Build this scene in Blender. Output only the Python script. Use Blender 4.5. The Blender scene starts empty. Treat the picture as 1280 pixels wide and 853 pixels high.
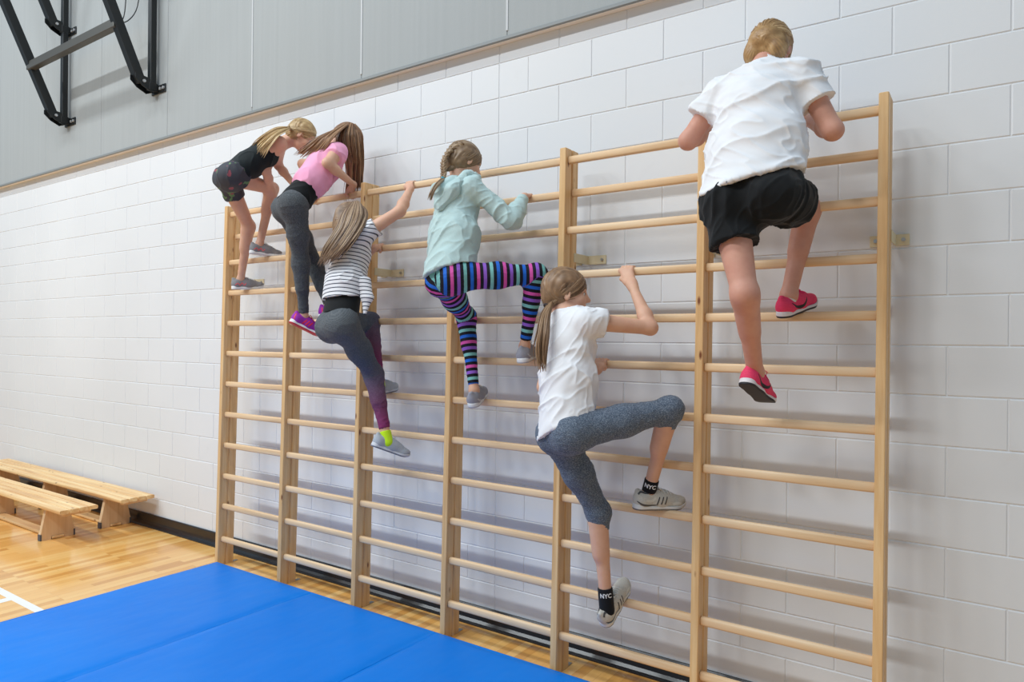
import bpy, math, random
import numpy as np
from mathutils import Vector, Matrix

SC = bpy.context.scene
COL = SC.collection

# ------------------------------------------------------------------ camera
FPX = 873.085
YAW, PITCH, ROLL = 0.6043018, 0.0003266, 0.0088539
CAM = Vector((0.0, -3.26077, 1.65))
_F = Vector((-math.sin(YAW) * math.cos(PITCH), math.cos(YAW) * math.cos(PITCH), math.sin(PITCH)))
_R = Vector((math.cos(YAW), math.sin(YAW), 0.0))
_U = _R.cross(_F)
RT = _R * math.cos(ROLL) + _U * math.sin(ROLL)
UP = -_R * math.sin(ROLL) + _U * math.cos(ROLL)
cd = bpy.data.cameras.new('camera')
cam = bpy.data.objects.new('camera', cd)
COL.objects.link(cam)
cd.sensor_width = 36.0
cd.lens = 36.0 * FPX / 1280.0
cd.clip_start = 0.05
M = Matrix((RT, UP, -_F)).transposed().to_4x4()
M.translation = CAM
cam.matrix_world = M
SC.camera = cam


def P(x, y, Y):
    """world point at distance |Y| in front of the block wall, seen from the tripod in direction (x, y)"""
    d = _F + RT * ((x - 640) / FPX) + UP * ((426.5 - y) / FPX)
    t = (Y - CAM.y) / d.y
    return CAM + d * t


# ------------------------------------------------------------------ object helpers
def tag(o, label=None, cat=None, group=None, kind=None):
    if label: o['label'] = label
    if cat: o['category'] = cat
    if group: o['group'] = group
    if kind: o['kind'] = kind
    return o


def empty(name, loc):
    o = bpy.data.objects.new(name, None)
    o.empty_display_size = 0.1
    COL.objects.link(o)
    o.location = loc
    return o


def mesh_obj(name, V, Fc, mat, parent=None, smooth=False, origin=None, attrs=None):
    """V world coordinates; origin: world point that becomes the object's own origin"""
    V = np.asarray(V, dtype=np.float64)
    if parent is not None:
        po = WORLD_ORIGIN[parent.name]
    else:
        po = Vector((0, 0, 0))
    o0 = Vector(origin) if origin is not None else po
    me = bpy.data.meshes.new(name)
    me.from_pydata((V - np.array(o0)).tolist() if not isinstance(Fc, np.ndarray) else [], [], Fc if not isinstance(Fc, np.ndarray) else [])
    if isinstance(Fc, np.ndarray):
        n, m = Fc.shape
        me.vertices.add(len(V))
        me.vertices.foreach_set('co', (V - np.array(o0)).astype(np.float32).ravel())
        me.loops.add(n * m)
        me.loops.foreach_set('vertex_index', Fc.astype(np.int32).ravel())
        me.polygons.add(n)
        me.polygons.foreach_set('loop_start', np.arange(n, dtype=np.int32) * m)
        me.update(calc_edges=True)
    if attrs:
        for k, a in attrs.items():
            at = me.attributes.new(k, 'FLOAT', 'POINT')
            at.data.foreach_set('value', np.asarray(a, dtype=np.float32))
    if mat is not None:
        me.materials.append(mat)
    if smooth:
        me.polygons.foreach_set('use_smooth', np.ones(len(me.polygons), dtype=bool))
    me.validate()
    o = bpy.data.objects.new(name, me)
    COL.objects.link(o)
    if parent is not None:
        o.parent = parent
        o.location = o0 - po
    else:
        o.location = o0
    WORLD_ORIGIN[o.name] = o0
    return o


WORLD_ORIGIN = {}


def root(name, loc):
    o = empty(name, loc)
    WORLD_ORIGIN[o.name] = Vector(loc)
    return o


class MB:
    """collects boxes, prisms and tubes into one mesh"""
    def __init__(s):
        s.v, s.f = [], []

    def add(s, V, Fc):
        n = len(s.v)
        s.v += [tuple(v) for v in V]
        s.f += [tuple(i + n for i in f) for f in Fc]
        return s

    def box(s, a, b, bev=0.0, fr=None):
        x0, y0, z0 = [min(a[i], b[i]) for i in range(3)]
        x1, y1, z1 = [max(a[i], b[i]) for i in range(3)]
        c = Vector(((x0 + x1) / 2, (y0 + y1) / 2, (z0 + z1) / 2))
        h = Vector(((x1 - x0) / 2, (y1 - y0) / 2, (z1 - z0) / 2))
        bev = min(bev, min(h) * 0.9)
        V, Fc = boxgeo(h, bev)
        V = [c + v if fr is None else fr @ (c + v) for v in V]
        return s.add(V, Fc)

    def tube(s, pts, rad, n=10, ratio=1.0, side=None, caps=True):
        pts = [Vector(p) for p in pts]
        if not hasattr(rad, '__len__'): rad = [rad] * len(pts)
        V, Fc = [], []
        prev = None
        for i, p in enumerate(pts):
            t = (pts[min(i + 1, len(pts) - 1)] - pts[max(i - 1, 0)])
            if t.length < 1e-9: t = Vector((0, 0, 1))
            t.normalize()
            if prev is None:
                r = Vector(side) if side is not None else (Vector((0, 0, 1)) if abs(t.z) < .9 else Vector((1, 0, 0)))
            else:
                r = prev
            r = (r - t * r.dot(t)).normalized()
            prev = r
            b = t.cross(r)
            for k in range(n):
                a = 2 * math.pi * k / n
                V.append(p + r * (math.cos(a) * rad[i]) + b * (math.sin(a) * rad[i] * ratio))
        m = len(pts)
        for i in range(m - 1):
            for k in range(n):
                k2 = (k + 1) % n
                Fc.append((i * n + k, i * n + k2, (i + 1) * n + k2, (i + 1) * n + k))
        if caps:
            Fc.append(tuple(range(n))[::-1])
            Fc.append(tuple(range((m - 1) * n, m * n)))
        return s.add(V, Fc)

    def prism(s, poly, axis_o, ex, ey, ez, depth):
        """poly in (u,v) along ex, ey; extruded by depth along ez from axis_o"""
        n = len(poly)
        V = [Vector(axis_o) + ex * u + ey * v for u, v in poly] + [Vector(axis_o) + ex * u + ey * v + ez * depth for u, v in poly]
        Fc = [tuple(range(n))[::-1], tuple(range(n, 2 * n))]
        for k in range(n):
            k2 = (k + 1) % n
            Fc.append((k, k2, n + k2, n + k))
        return s.add(V, Fc)

    def build(s, name, mat, parent=None, smooth=False, origin=None):
        return mesh_obj(name, s.v, s.f, mat, parent, smooth, origin)


def boxgeo(h, b):
    if b <= 0:
        V = [Vector((sx * h.x, sy * h.y, sz * h.z)) for sx in (-1, 1) for sy in (-1, 1) for sz in (-1, 1)]
        return V, [(0, 1, 3, 2), (4, 6, 7, 5), (0, 4, 5, 1), (2, 3, 7, 6), (0, 2, 6, 4), (1, 5, 7, 3)]
    V, idx = [], {}
    for sx in (-1, 1):
        for sy in (-1, 1):
            for sz in (-1, 1):
                for ax in range(3):
                    p = Vector((sx * h.x, sy * h.y, sz * h.z))
                    for k in range(3):
                        if k != ax: p[k] -= (sx, sy, sz)[k] * b
                    idx[(sx, sy, sz, ax)] = len(V)
                    V.append(p)
    Fc = []
    S = (-1, 1)
    for ax in range(3):
        o1, o2 = [(1, 2), (2, 0), (0, 1)][ax]
        for s in S:
            q = []
            for a, c in ((-1, -1), (1, -1), (1, 1), (-1, 1)):
                k = [0, 0, 0]; k[ax] = s; k[o1] = a; k[o2] = c
                q.append(idx[(k[0], k[1], k[2], ax)])
            Fc.append(tuple(q) if s > 0 else tuple(q[::-1]))
    for ax in range(3):  # edges along ax
        o1, o2 = [(1, 2), (2, 0), (0, 1)][ax]
        for a in S:
            for c in S:
                q = []
                for e, which in ((-1, o1), (1, o1), (1, o2), (-1, o2)):
                    k = [0, 0, 0]; k[ax] = e; k[o1] = a; k[o2] = c
                    q.append(idx[(k[0], k[1], k[2], which)])
                Fc.append(tuple(q) if a * c < 0 else tuple(q[::-1]))
    for sx in S:
        for sy in S:
            for sz in S:
                q = (idx[(sx, sy, sz, 0)], idx[(sx, sy, sz, 1)], idx[(sx, sy, sz, 2)])
                Fc.append(q if sx * sy * sz > 0 else q[::-1])
    return V, Fc


# ------------------------------------------------------------------ materials
def lin(c):
    return tuple(((v / 255) / 12.92 if v / 255 <= .04045 else ((v / 255 + .055) / 1.055) ** 2.4) for v in c) + (1,)


class NT:
    def __init__(s, name):
        s.m = bpy.data.materials.new(name)
        s.m.use_nodes = True
        s.t = s.m.node_tree
        s.b = s.t.nodes['Principled BSDF']

    def n(s, typ, **kw):
        nd = s.t.nodes.new(typ)
        for k, v in kw.items():
            if k.startswith('i_'):
                key = k[2:].replace('_', ' ')
                nd.inputs[int(key) if key.isdigit() else key].default_value = v
            else:
                setattr(nd, k, v)
        return nd

    def l(s, a, b):
        s.t.links.new(a, b)

    def coords(s, kind='Object', scale=(1, 1, 1), loc=(0, 0, 0), rot=(0, 0, 0)):
        tc = s.n('ShaderNodeTexCoord')
        mp = s.n('ShaderNodeMapping')
        mp.inputs['Scale'].default_value = scale
        mp.inputs['Location'].default_value = loc
        mp.inputs['Rotation'].default_value = rot
        s.l(tc.outputs[kind], mp.inputs['Vector'])
        return mp.outputs['Vector']

    def ramp(s, fac, stops, interp='LINEAR'):
        r = s.n('ShaderNodeValToRGB')
        r.color_ramp.interpolation = interp
        el = r.color_ramp.elements
        el[0].position, el[0].color = stops[0][0], lin(stops[0][1])
        el[1].position, el[1].color = stops[-1][0], lin(stops[-1][1])
        for p, c in stops[1:-1]:
            e = el.new(p); e.color = lin(c)
        s.l(fac, r.inputs['Fac'])
        return r.outputs['Color']

    def noise(s, vec, scale, detail=3, rough=.5):
        nz = s.n('ShaderNodeTexNoise')
        nz.inputs['Scale'].default_value = scale
        nz.inputs['Detail'].default_value = detail
        nz.inputs['Roughness'].default_value = rough
        s.l(vec, nz.inputs['Vector'])
        return nz.outputs['Fac']

    def mix(s, fac, a, b, mode='MIX'):
        m = s.n('ShaderNodeMix', data_type='RGBA', blend_type=mode)
        for sock, v in ((m.inputs[0], fac), (m.inputs[6], a), (m.inputs[7], b)):
            if isinstance(v, (int, float)): sock.default_value = v
            elif isinstance(v, tuple): sock.default_value = v
            else: s.l(v, sock)
        return m.outputs[2]

    def bump(s, h, strength=.3, dist=.002):
        b = s.n('ShaderNodeBump')
        b.inputs['Strength'].default_value = strength
        b.inputs['Distance'].default_value = dist
        s.l(h, b.inputs['Height'])
        s.l(b.outputs['Normal'], s.b.inputs['Normal'])
        return b

    def math(s, op, a, b=None):
        m = s.n('ShaderNodeMath', operation=op)
        for i, v in enumerate((a, b)):
            if v is None: continue
            if isinstance(v, (int, float)): m.inputs[i].default_value = v
            else: s.l(v, m.inputs[i])
        return m.outputs[0]

    def attr(s, name):
        a = s.n('ShaderNodeAttribute', attribute_name=name)
        return a.outputs['Fac']


def plain(name, c, rough=.6, metal=0.0, spec=.5, bumpscale=None, bumpd=.0005, var=0.0):
    t = NT(name)
    t.b.inputs['Base Color'].default_value = lin(c)
    t.b.inputs['Roughness'].default_value = rough
    t.b.inputs['Metallic'].default_value = metal
    t.b.inputs['Specular IOR Level'].default_value = spec
    v = t.coords()
    if var:
        d = tuple(max(0, x - var) for x in c); e = tuple(min(255, x + var) for x in c)
        t.l(t.ramp(t.noise(v, 25, 4), [(.3, d), (.7, e)]), t.b.inputs['Base Color'])
    if bumpscale:
        t.bump(t.noise(v, bumpscale, 3), .4, bumpd)
    return t.m


def pine(name, scale, dark=(196, 150, 102), mid=(222, 180, 132), light=(236, 200, 156), knots=True, along='z'):
    """pine / birch with long grain lines along one axis and small dark knots"""
    t = NT(name)
    info = t.n('ShaderNodeObjectInfo')
    tc = t.n('ShaderNodeTexCoord')
    add = t.n('ShaderNodeVectorMath', operation='ADD')
    t.l(tc.outputs['Object'], add.inputs[0])
    cmb = t.n('ShaderNodeCombineXYZ')
    rnd = t.math('MULTIPLY', info.outputs['Random'], 17.0)
    for k in range(3): t.l(rnd, cmb.inputs[k])
    t.l(cmb.outputs[0], add.inputs[1])
    mp = t.n('ShaderNodeMapping')
    sc = {'z': (38, 38, 1.6), 'x': (1.6, 38, 38), 'y': (38, 1.6, 38)}[along]
    mp.inputs['Scale'].default_value = tuple(v * scale for v in sc)
    t.l(add.outputs[0], mp.inputs['Vector'])
    g = t.noise(mp.outputs[0], 1.0, 5, .62)
    col = t.ramp(g, [(.28, dark), (.5, mid), (.72, light)])
    if knots:
        mp2 = t.n('ShaderNodeMapping')
        sk = {'z': (14, 14, 5.2), 'x': (5.2, 14, 14), 'y': (14, 5.2, 14)}[along]
        mp2.inputs['Scale'].default_value = sk
        t.l(add.outputs[0], mp2.inputs['Vector'])
        vo = t.n('ShaderNodeTexVoronoi', feature='F1')
        vo.inputs['Scale'].default_value = 1.0
        vo.inputs['Randomness'].default_value = 1.0
        t.l(mp2.outputs[0], vo.inputs['Vector'])
        k = t.n('ShaderNodeMapRange')
        k.inputs['From Min'].default_value = .13; k.inputs['From Max'].default_value = .05
        t.l(vo.outputs['Distance'], k.inputs['Value'])
        col = t.mix(k.outputs[0], col, lin((128, 74, 44)))
    t.l(col, t.b.inputs['Base Color'])
    t.b.inputs['Roughness'].default_value = .42
    t.b.inputs['Specular IOR Level'].default_value = .35
    t.bump(g, .12, .0006)
    return t.m


# ------------------------------------------------------------------ room shell
def paint_wall_mat():
    t = NT('painted_block')
    v = t.coords()
    big = t.noise(v, .7, 2)
    fine = t.noise(v, 190, 3, .7)
    spot = t.noise(v, 7, 4, .6)
    col = t.ramp(big, [(.3, (222, 224, 226)), (.7, (229, 231, 233))])
    col = t.mix(t.math('MULTIPLY', t.ramp(spot, [(.62, (0, 0, 0)), (.8, (255, 255, 255))]), .12), col, lin((196, 190, 184)))
    t.l(col, t.b.inputs['Base Color'])
    t.b.inputs['Roughness'].default_value = .5
    t.b.inputs['Specular IOR Level'].default_value = .3
    b = t.math('ADD', t.math('MULTIPLY', fine, .5), t.math('MULTIPLY', t.noise(v, 34, 3), .6))
    t.bump(b, .35, .0012)
    return t.m


X0, X1 = -13.0, 3.4
ROW0 = 1.647
PANEL_Z = 3.353
CONTROL = (-2.353, -8.47)


def block_wall():
    V, Fc = [], []
    g, d = .0042, .0035   # half joint, joint depth
    k = -9
    while True:
        za, zb = ROW0 + .2 * k, ROW0 + .2 * (k + 1)
        k += 1
        if za >= 3.45: break
        za, zb = max(za, 0.0), min(zb, 3.45)
        if zb - za < .01: continue
        ph = (-.153 if (k % 2 == 0) else .047)      # k already advanced: the row under ROW0 ends with k == 0
        xs = []
        x = ph - .4 * math.floor((ph - X0) / .4)
        while x < X1:
            xs.append(x); x += .4
        xs = sorted(xs + [X0, X1] + [c for c in CONTROL])
        for a, b in zip(xs[:-1], xs[1:]):
            if b - a < .03: continue
            n = len(V)
            jit = random.uniform(-.0006, .0006)
            e = .0035
            for (ex, yy) in ((g * .4, 0.0), (g * .4 + e, -d - jit)):
                V += [(a + ex, yy, za + ex), (b - ex, yy, za + ex), (b - ex, yy, zb - ex), (a + ex, yy, zb - ex)]
            Fc += [(n + 4, n + 5, n + 6, n + 7)]
            for i in range(4):
                j = (i + 1) % 4
                Fc.append((n + i, n + j, n + 4 + j, n + 4 + i))
    n = len(V)
    V += [(X0, 0.0, 0), (X1, 0.0, 0), (X1, 0.0, PANEL_Z + .1), (X0, 0.0, PANEL_Z + .1),
          (X0, .2, 0), (X1, .2, 0), (X1, .2, PANEL_Z + .1), (X0, .2, PANEL_Z + .1)]
    Fc += [(n, n + 1, n + 2, n + 3), (n + 5, n + 4, n + 7, n + 6), (n + 4, n, n + 3, n + 7), (n + 1, n + 5, n + 6, n + 2), (n + 3, n + 2, n + 6, n + 7), (n + 4, n + 5, n + 1, n)]
    return mesh_obj('wall_back', V, Fc, MATS['wall'])


MATS = {}
random.seed(4)
MATS['wall'] = paint_wall_mat()
tag(block_wall(), kind='structure')


def panel_mat():
    t = NT('grey_felt_panel')
    v = t.coords()
    vs = t.coords(scale=(30, 30, .6))
    n = t.noise(v, 220, 2, .8)
    s = t.noise(vs, 1, 3)
    col = t.ramp(t.math('ADD', t.math('MULTIPLY', n, .6), t.math('MULTIPLY', s, .4)), [(.3, (158, 162, 162)), (.7, (168, 172, 172))])
    t.l(col, t.b.inputs['Base Color'])
    t.b.inputs['Roughness'].default_value = .75
    t.bump(n, .2, .0008)
    return t.m


MATS['panel'] = panel_mat()
MATS['panel_strip'] = plain('pale_panel_strip', (196, 199, 200), .6)
MATS['panel_edge'] = plain('panel_edge_rail', (134, 138, 138), .5)
seams = [.9816 * v for v in (-10.64, -9.45, -8.258, -7.06, -5.888, -4.69, -3.494, -2.304, -1.11, .08, 1.27, 2.46)]
b = MB()
xs = [X0] + seams + [X1]
for a, c in zip(xs[:-1], xs[1:]):
    b.box((a + .002, -.060, PANEL_Z + .004), (c - .002, .2, 7.6), .002)
b.box((X0, -.056, PANEL_Z + .0), (X1, .2, 7.6))
tag(b.build('wall_back_upper', MATS['panel']), kind='structure')
b = MB()
for x in seams:
    if x > -5.2 and x < -1.5: b.box((x - .007, -.064, PANEL_Z + .04), (x + .007, -.054, 7.6), .001)
tag(b.build('trim_1', MATS['panel_strip']), kind='structure')
b = MB()
b.box((X0, -.068, PANEL_Z - .010), (X1, -.050, PANEL_Z + .012), .003)
tag(b.build('trim_2', MATS['panel_edge']), kind='structure')
MATS['shade_lift'] = plain('added_shade_lift_strip', (240, 232, 224), .6)  # cream strip added under the panels so the shaded band reads lighter
b = MB()
b.box((X0, -.050, PANEL_Z - .004), (X1, -.0045, PANEL_Z - .0005))
tag(b.build('trim_4', MATS['shade_lift']), kind='structure')

# baseboard: black rubber cove base
b = MB()
prof = [(0, 0), (-.046, 0), (-.046, .006), (-.030, .012), (-.019, .026), (-.015, .045), (-.014, .098), (-.010, .104), (0, .104)]
b.prism(prof, (X0, 0, 0), Vector((0, 1, 0)), Vector((0, 0, 1)), Vector((1, 0, 0)), X1 - X0)
MATS['rubber'] = plain('black_rubber_base', (26, 27, 30), .28, spec=.6)
bb = b.build('baseboard_back', MATS['rubber'])
bb.location.y = -.0045
tag(bb, kind='structure')


def floor_mat():
    t = NT('maple_strip_floor')
    tc = t.n('ShaderNodeTexCoord')
    mp = t.n('ShaderNodeMapping')
    mp.inputs['Rotation'].default_value = (0, 0, math.radians(90))
    t.l(tc.outputs['Object'], mp.inputs['Vector'])
    br = t.n('ShaderNodeTexBrick')
    br.offset = .37; br.offset_frequency = 3; br.squash = 1; br.squash_frequency = 2
    br.inputs['Scale'].default_value = 1.0
    br.inputs['Brick Width'].default_value = .62
    br.inputs['Row Height'].default_value = .057
    br.inputs['Mortar Size'].default_value = .0007
    br.inputs['Mortar Smooth'].default_value = .3
    br.inputs['Bias'].default_value = 0
    br.inputs['Color1'].default_value = (0, 0, 0, 1)
    br.inputs['Color2'].default_value = (1, 1, 1, 1)
    br.inputs['Mortar'].default_value = (.5, .5, .5, 1)
    t.l(mp.outputs[0], br.inputs['Vector'])
    sep = t.n('ShaderNodeSeparateColor')
    t.l(br.outputs['Color'], sep.inputs[0])
    tone = sep.outputs[0]
    g = t.noise(t.coords(scale=(42, 3.2, 1)), 1.0, 5, .6)
    blot = t.noise(t.coords(scale=(5, 1.1, 1)), 1.0, 3, .5)
    f = t.math('ADD', t.math('MULTIPLY', tone, .42), t.math('ADD', t.math('MULTIPLY', g, .26), t.math('MULTIPLY', blot, .32)))
    col = t.ramp(f, [(.2, (200, 138, 66)), (.42, (226, 168, 90)), (.6, (236, 184, 108)), (.85, (246, 208, 140))])
    col = t.mix(t.math('MULTIPLY', br.outputs['Fac'], .5), col, lin((120, 78, 42)))
    t.l(col, t.b.inputs['Base Color'])
    t.b.inputs['Roughness'].default_value = .2
    t.b.inputs['Specular IOR Level'].default_value = .5
    t.b.inputs['Coat Weight'].default_value = .35
    t.b.inputs['Coat Roughness'].default_value = .1
    t.bump(t.math('SUBTRACT', t.math('MULTIPLY', t.noise(t.coords(), 2.2, 2), .7), t.math('MULTIPLY', br.outputs['Fac'], .15)), .25, .004)
    return t.m


MATS['floor'] = floor_mat()
b = MB(); b.box((X0, -10, -.1), (X1, 0.0, 0.0))
tag(b.build('floor', MATS['floor']), kind='structure')
# painted court lines, 1 mm of paint on the boards
MATS['line'] = plain('white_court_paint', (236, 236, 232), .3)
b = MB()
b.box((X0, -1.435, .0), (-.5, -1.385, .0012))
b.box((-5.12, -6.0, .0), (-5.05, -1.435, .0012))
tag(b.build('trim_3', MATS['line']), kind='structure')

# ------------------------------------------------------------------ wall bars
TILT = .0212


def yb(z, off=0.0):
    """front face of the posts at height z (the frame leans very slightly)"""
    return -.265 + TILT * (z - 1.65) + off


POSTX = [-4.657 + .7139 * k for k in range(7)]       # left edge of each post
PW, PD = .0355, .128
TOPZ = 2.622
RZ = [.191, .430, .648, .873, 1.097, 1.319, 1.542, 1.762, 1.984, 2.207, 2.403, 2.562]
RUNG_OFF = [.034] * 10 + [.080, .034]                 # how far behind the post face each rung runs


def rung_y(k):
    return yb(RZ[k], RUNG_OFF[k])


MATS['post'] = pine('pine_post', 1.0, (206, 160, 106), (226, 184, 130), (238, 204, 154))
MATS['rung'] = pine('birch_rung', .8, (218, 180, 136), (234, 200, 158), (242, 214, 178), knots=False, along='x')
MATS['plate'] = plain('cream_enamel_bracket', (222, 208, 172), .4)
MATS['zinc'] = plain('zinc_bolt', (190, 190, 188), .3, metal=.8)

wb = root('climbing_bars', (POSTX[0], -.24, 0))
tag(wb, 'pale pine gym climbing bars with seven posts fixed along the block wall', 'climbing bars')
LEAN = lambda x, off, z: (x, yb(z, off), z)
for i, x in enumerate(POSTX):
    b = MB()
    # plan outline of one post: front stile, shallow groove on both cheeks, back stile
    gx = .0065
    prof = [(0, 0), (0, .056), (gx, .0605), (gx, .0695), (0, .074), (0, PD), (PW, PD), (PW, .074), (PW - gx, .0695), (PW - gx, .0605), (PW, .056), (PW, 0)]
    e = .0025
    prof = [(e, 0), (0, e)] + prof[1:5] + [(0, PD - e), (e, PD), (PW - e, PD), (PW, PD - e)] + prof[7:11] + [(PW, e), (PW - e, 0)]
    n = len(prof)
    V = [LEAN(x + u, v, 0.0) for u, v in prof] + [LEAN(x + u, v, TOPZ - .003) for u, v in prof]
    cx, cy = PW / 2, PD / 2
    V += [LEAN(x + cx + (u - cx) * .86, cy + (v - cy) * .96, TOPZ) for u, v in prof]
    Fc = [tuple(range(n))[::-1], tuple(range(2 * n, 3 * n))]
    Fc = [tuple(range(n)), tuple(range(2 * n, 3 * n))[::-1]]
    for r in (0, 1):
        for k in range(n):
            k2 = (k + 1) % n
            Fc.append((r * n + k, (r + 1) * n + k, (r + 1) * n + k2, r * n + k2))
    b.add(V, Fc)
    b.build('post', MATS['post'], wb, origin=(x, yb(1.2), 0))
for i in range(6):
    xa, xb = POSTX[i] + PW + .0003, POSTX[i + 1] - .0003
    for k, z in enumerate(RZ):
        b = MB()
        y = rung_y(k)
        n = 16
        V, Fc = [], []
        L = xb - xa
        sect = []
        for q in range(n):
            a = 2 * math.pi * q / n
            ca, sa = math.cos(a), math.sin(a)
            sect.append((math.copysign(abs(ca) ** .55, ca) * .0138, math.copysign(abs(sa) ** .62, sa) * .0195))
        st = [(xa, .86), (xa + .004, 1.0), (xa + L / 2, 1.0), (xb - .004, 1.0), (xb, .86)]
        for xx, s in st:
            for u, v in sect: V.append((xx, y + u * s, z + v * s))
        for j in range(len(st) - 1):
            for q in range(n):
                q2 = (q + 1) % n
                Fc.append((j * n + q, (j + 1) * n + q, (j + 1) * n + q2, j * n + q2))
        Fc.append(tuple(range(n)))
        Fc.append(tuple(range((len(st) - 1) * n, len(st) * n))[::-1])
        b.add(V, Fc)
        b.build('rung', MATS['rung'], wb, smooth=True, origin=(xa, y, z))
for i, x in enumerate(POSTX):
    z0, z1 = 2.056, 2.102
    xr = x + PW
    fl = .108 if i < 6 else .052
    b = MB()
    yk = yb(2.08, PD) - .03
    b.box((xr + .0003, yk - (.05 if i == 0 else 0), z0), (xr + .0043, -.0045, z1), .001)
    b.box((xr + .0003, -.010, z0), (xr + fl, -.0042, z1), .001)
    b.box((x - .0043, yk, z0), (x - .0003, -.0045, z1), .001)
    b.box((x - .058, -.010, z0), (x - .0003, -.0042, z1), .001)
    br = b.build('bracket', MATS['plate'], wb)
    for bx in (xr + fl - .022, x - .036):
        m = MB()
        m.tube([(bx, -.0095, 2.079), (bx, -.0165, 2.079)], .0085, 6, side=(1, 0, 0))
        m.tube([(bx, -.0095, 2.079), (bx, -.0205, 2.079)], .004, 8, side=(1, 0, 0))
        m.build('bolt', MATS['zinc'], br)
    b = MB()
    yf = yb(0, PD)
    b.box((x + .004, yf + .0003, 0), (xr - .004, yf + .003, .05), .0005)
    b.box((x + .004, yf + .0003, 0), (xr - .004, yf + .045, .003), .0005)
    b.build('floor_bracket', MATS['zinc'], wb)

# ------------------------------------------------------------------ gym mats
def mat_vinyl():
    t = NT('blue_vinyl')
    v = t.coords()
    n = t.noise(v, 1.7, 3, .55)
    t.l(t.ramp(t.noise(v, .9, 2), [(.3, (0, 118, 216)), (.7, (0, 126, 224))]), t.b.inputs['Base Color'])
    t.b.inputs['Roughness'].default_value = .40
    t.b.inputs['Specular IOR Level'].default_value = .16
    wr = t.noise(t.coords(scale=(7, 2.4, 1), rot=(0, 0, .5)), 1.0, 2, .5)
    fine = t.noise(v, 260, 2)
    t.bump(t.math('ADD', t.math('ADD', t.math('MULTIPLY', n, 1.0), t.math('MULTIPLY', wr, .35)), t.math('MULTIPLY', fine, .010)), .6, .030)
    return t.m


MATS['vinyl'] = mat_vinyl()
matx = [(-4.597, -3.575), (-3.567, -2.528), (-2.519, -1.480), (-1.471, -.432)]
mlab = ['blue gym mat nearest the wooden benches, farthest from the camera',
        'middle one of the three blue gym mats, at the foot of the third post',
        'blue gym mat nearest the camera, its far corner at the fourth post']
mlab += [None]
for (xa, xb), lb in list(zip(matx, mlab))[:3]:
    ya, yc, h, bv = -2.36, -.322, .05, .008
    nx, ny = 52, 100
    us = np.linspace(0, 1, nx); vs = np.linspace(0, 1, ny)
    V, Fc = [], []
    rg = random.Random(int(-xa * 100))
    ph = [rg.uniform(0, 6) for _ in range(6)]
    for j, v in enumerate(vs):
        for i, u in enumerate(us):
            e = min(u * (xb - xa), (1 - u) * (xb - xa), v * (yc - ya), (1 - v) * (yc - ya))
            x = xa + u * (xb - xa); y = ya + v * (yc - ya)
            edge = max(0.0, 1 - e / .06)
            z = h - .011 * edge ** 2 + .0022 * math.sin(x * 5 + ph[0]) * math.sin(y * 4 + ph[1]) + .0012 * math.sin(x * 13 + y * 6 + ph[2])
            z += .0012 * math.sin(70 * (x if abs(v - .5) < .49 else y) + 9 * math.sin(y * 7)) * edge * .6
            V.append((x, y, z))
    for j in range(ny - 1):
        for i in range(nx - 1):
            a = j * nx + i
            Fc.append((a, a + 1, a + nx + 1, a + nx))
    ring = [i for i in range(nx)] + [j * nx + nx - 1 for j in range(1, ny)] + [(ny - 1) * nx + i for i in range(nx - 2, -1, -1)] + [j * nx for j in range(ny - 2, 0, -1)]
    prev = ring
    for (dz, ins) in ((.010, -.003), (.030, -.004), (.047, 0.0)):
        base = len(V)
        cur = []
        for r in ring:
            x, y, z = V[r]
            cx, cy = (xa + xb) / 2, (ya + yc) / 2
            x2 = x + math.copysign(-ins, x - cx) * (1 if abs(x - xa) < 1e-6 or abs(x - xb) < 1e-6 else 0)
            y2 = y + math.copysign(-ins, y - cy) * (1 if abs(y - ya) < 1e-6 or abs(y - yc) < 1e-6 else 0)
            cur.append(len(V)); V.append((x2, y2, max(0.0, h - dz)))
        for q in range(len(ring)):
            q2 = (q + 1) % len(ring)
            Fc.append((prev[q], cur[q], cur[q2], prev[q2]))
        prev = cur
    o = mesh_obj('gym_mat', V, Fc, MATS['vinyl'], smooth=True, origin=((xa + xb) / 2, (ya + yc) / 2, 0))
    tag(o, lb, 'gym mat', 'blue gym mats under the wall bars')

# ------------------------------------------------------------------ benches
MATS['bench_top'] = pine('bench_pine', .55, (200, 148, 96), (232, 192, 136), (246, 220, 170), along='x')
MATS['bench_ply'] = pine('bench_plywood', .5, (208, 170, 126), (222, 188, 146), (230, 200, 160), knots=False, along='z')
MATS['foot_pad'] = plain('grey_rubber_foot_pad', (84, 86, 92), .6)


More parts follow.
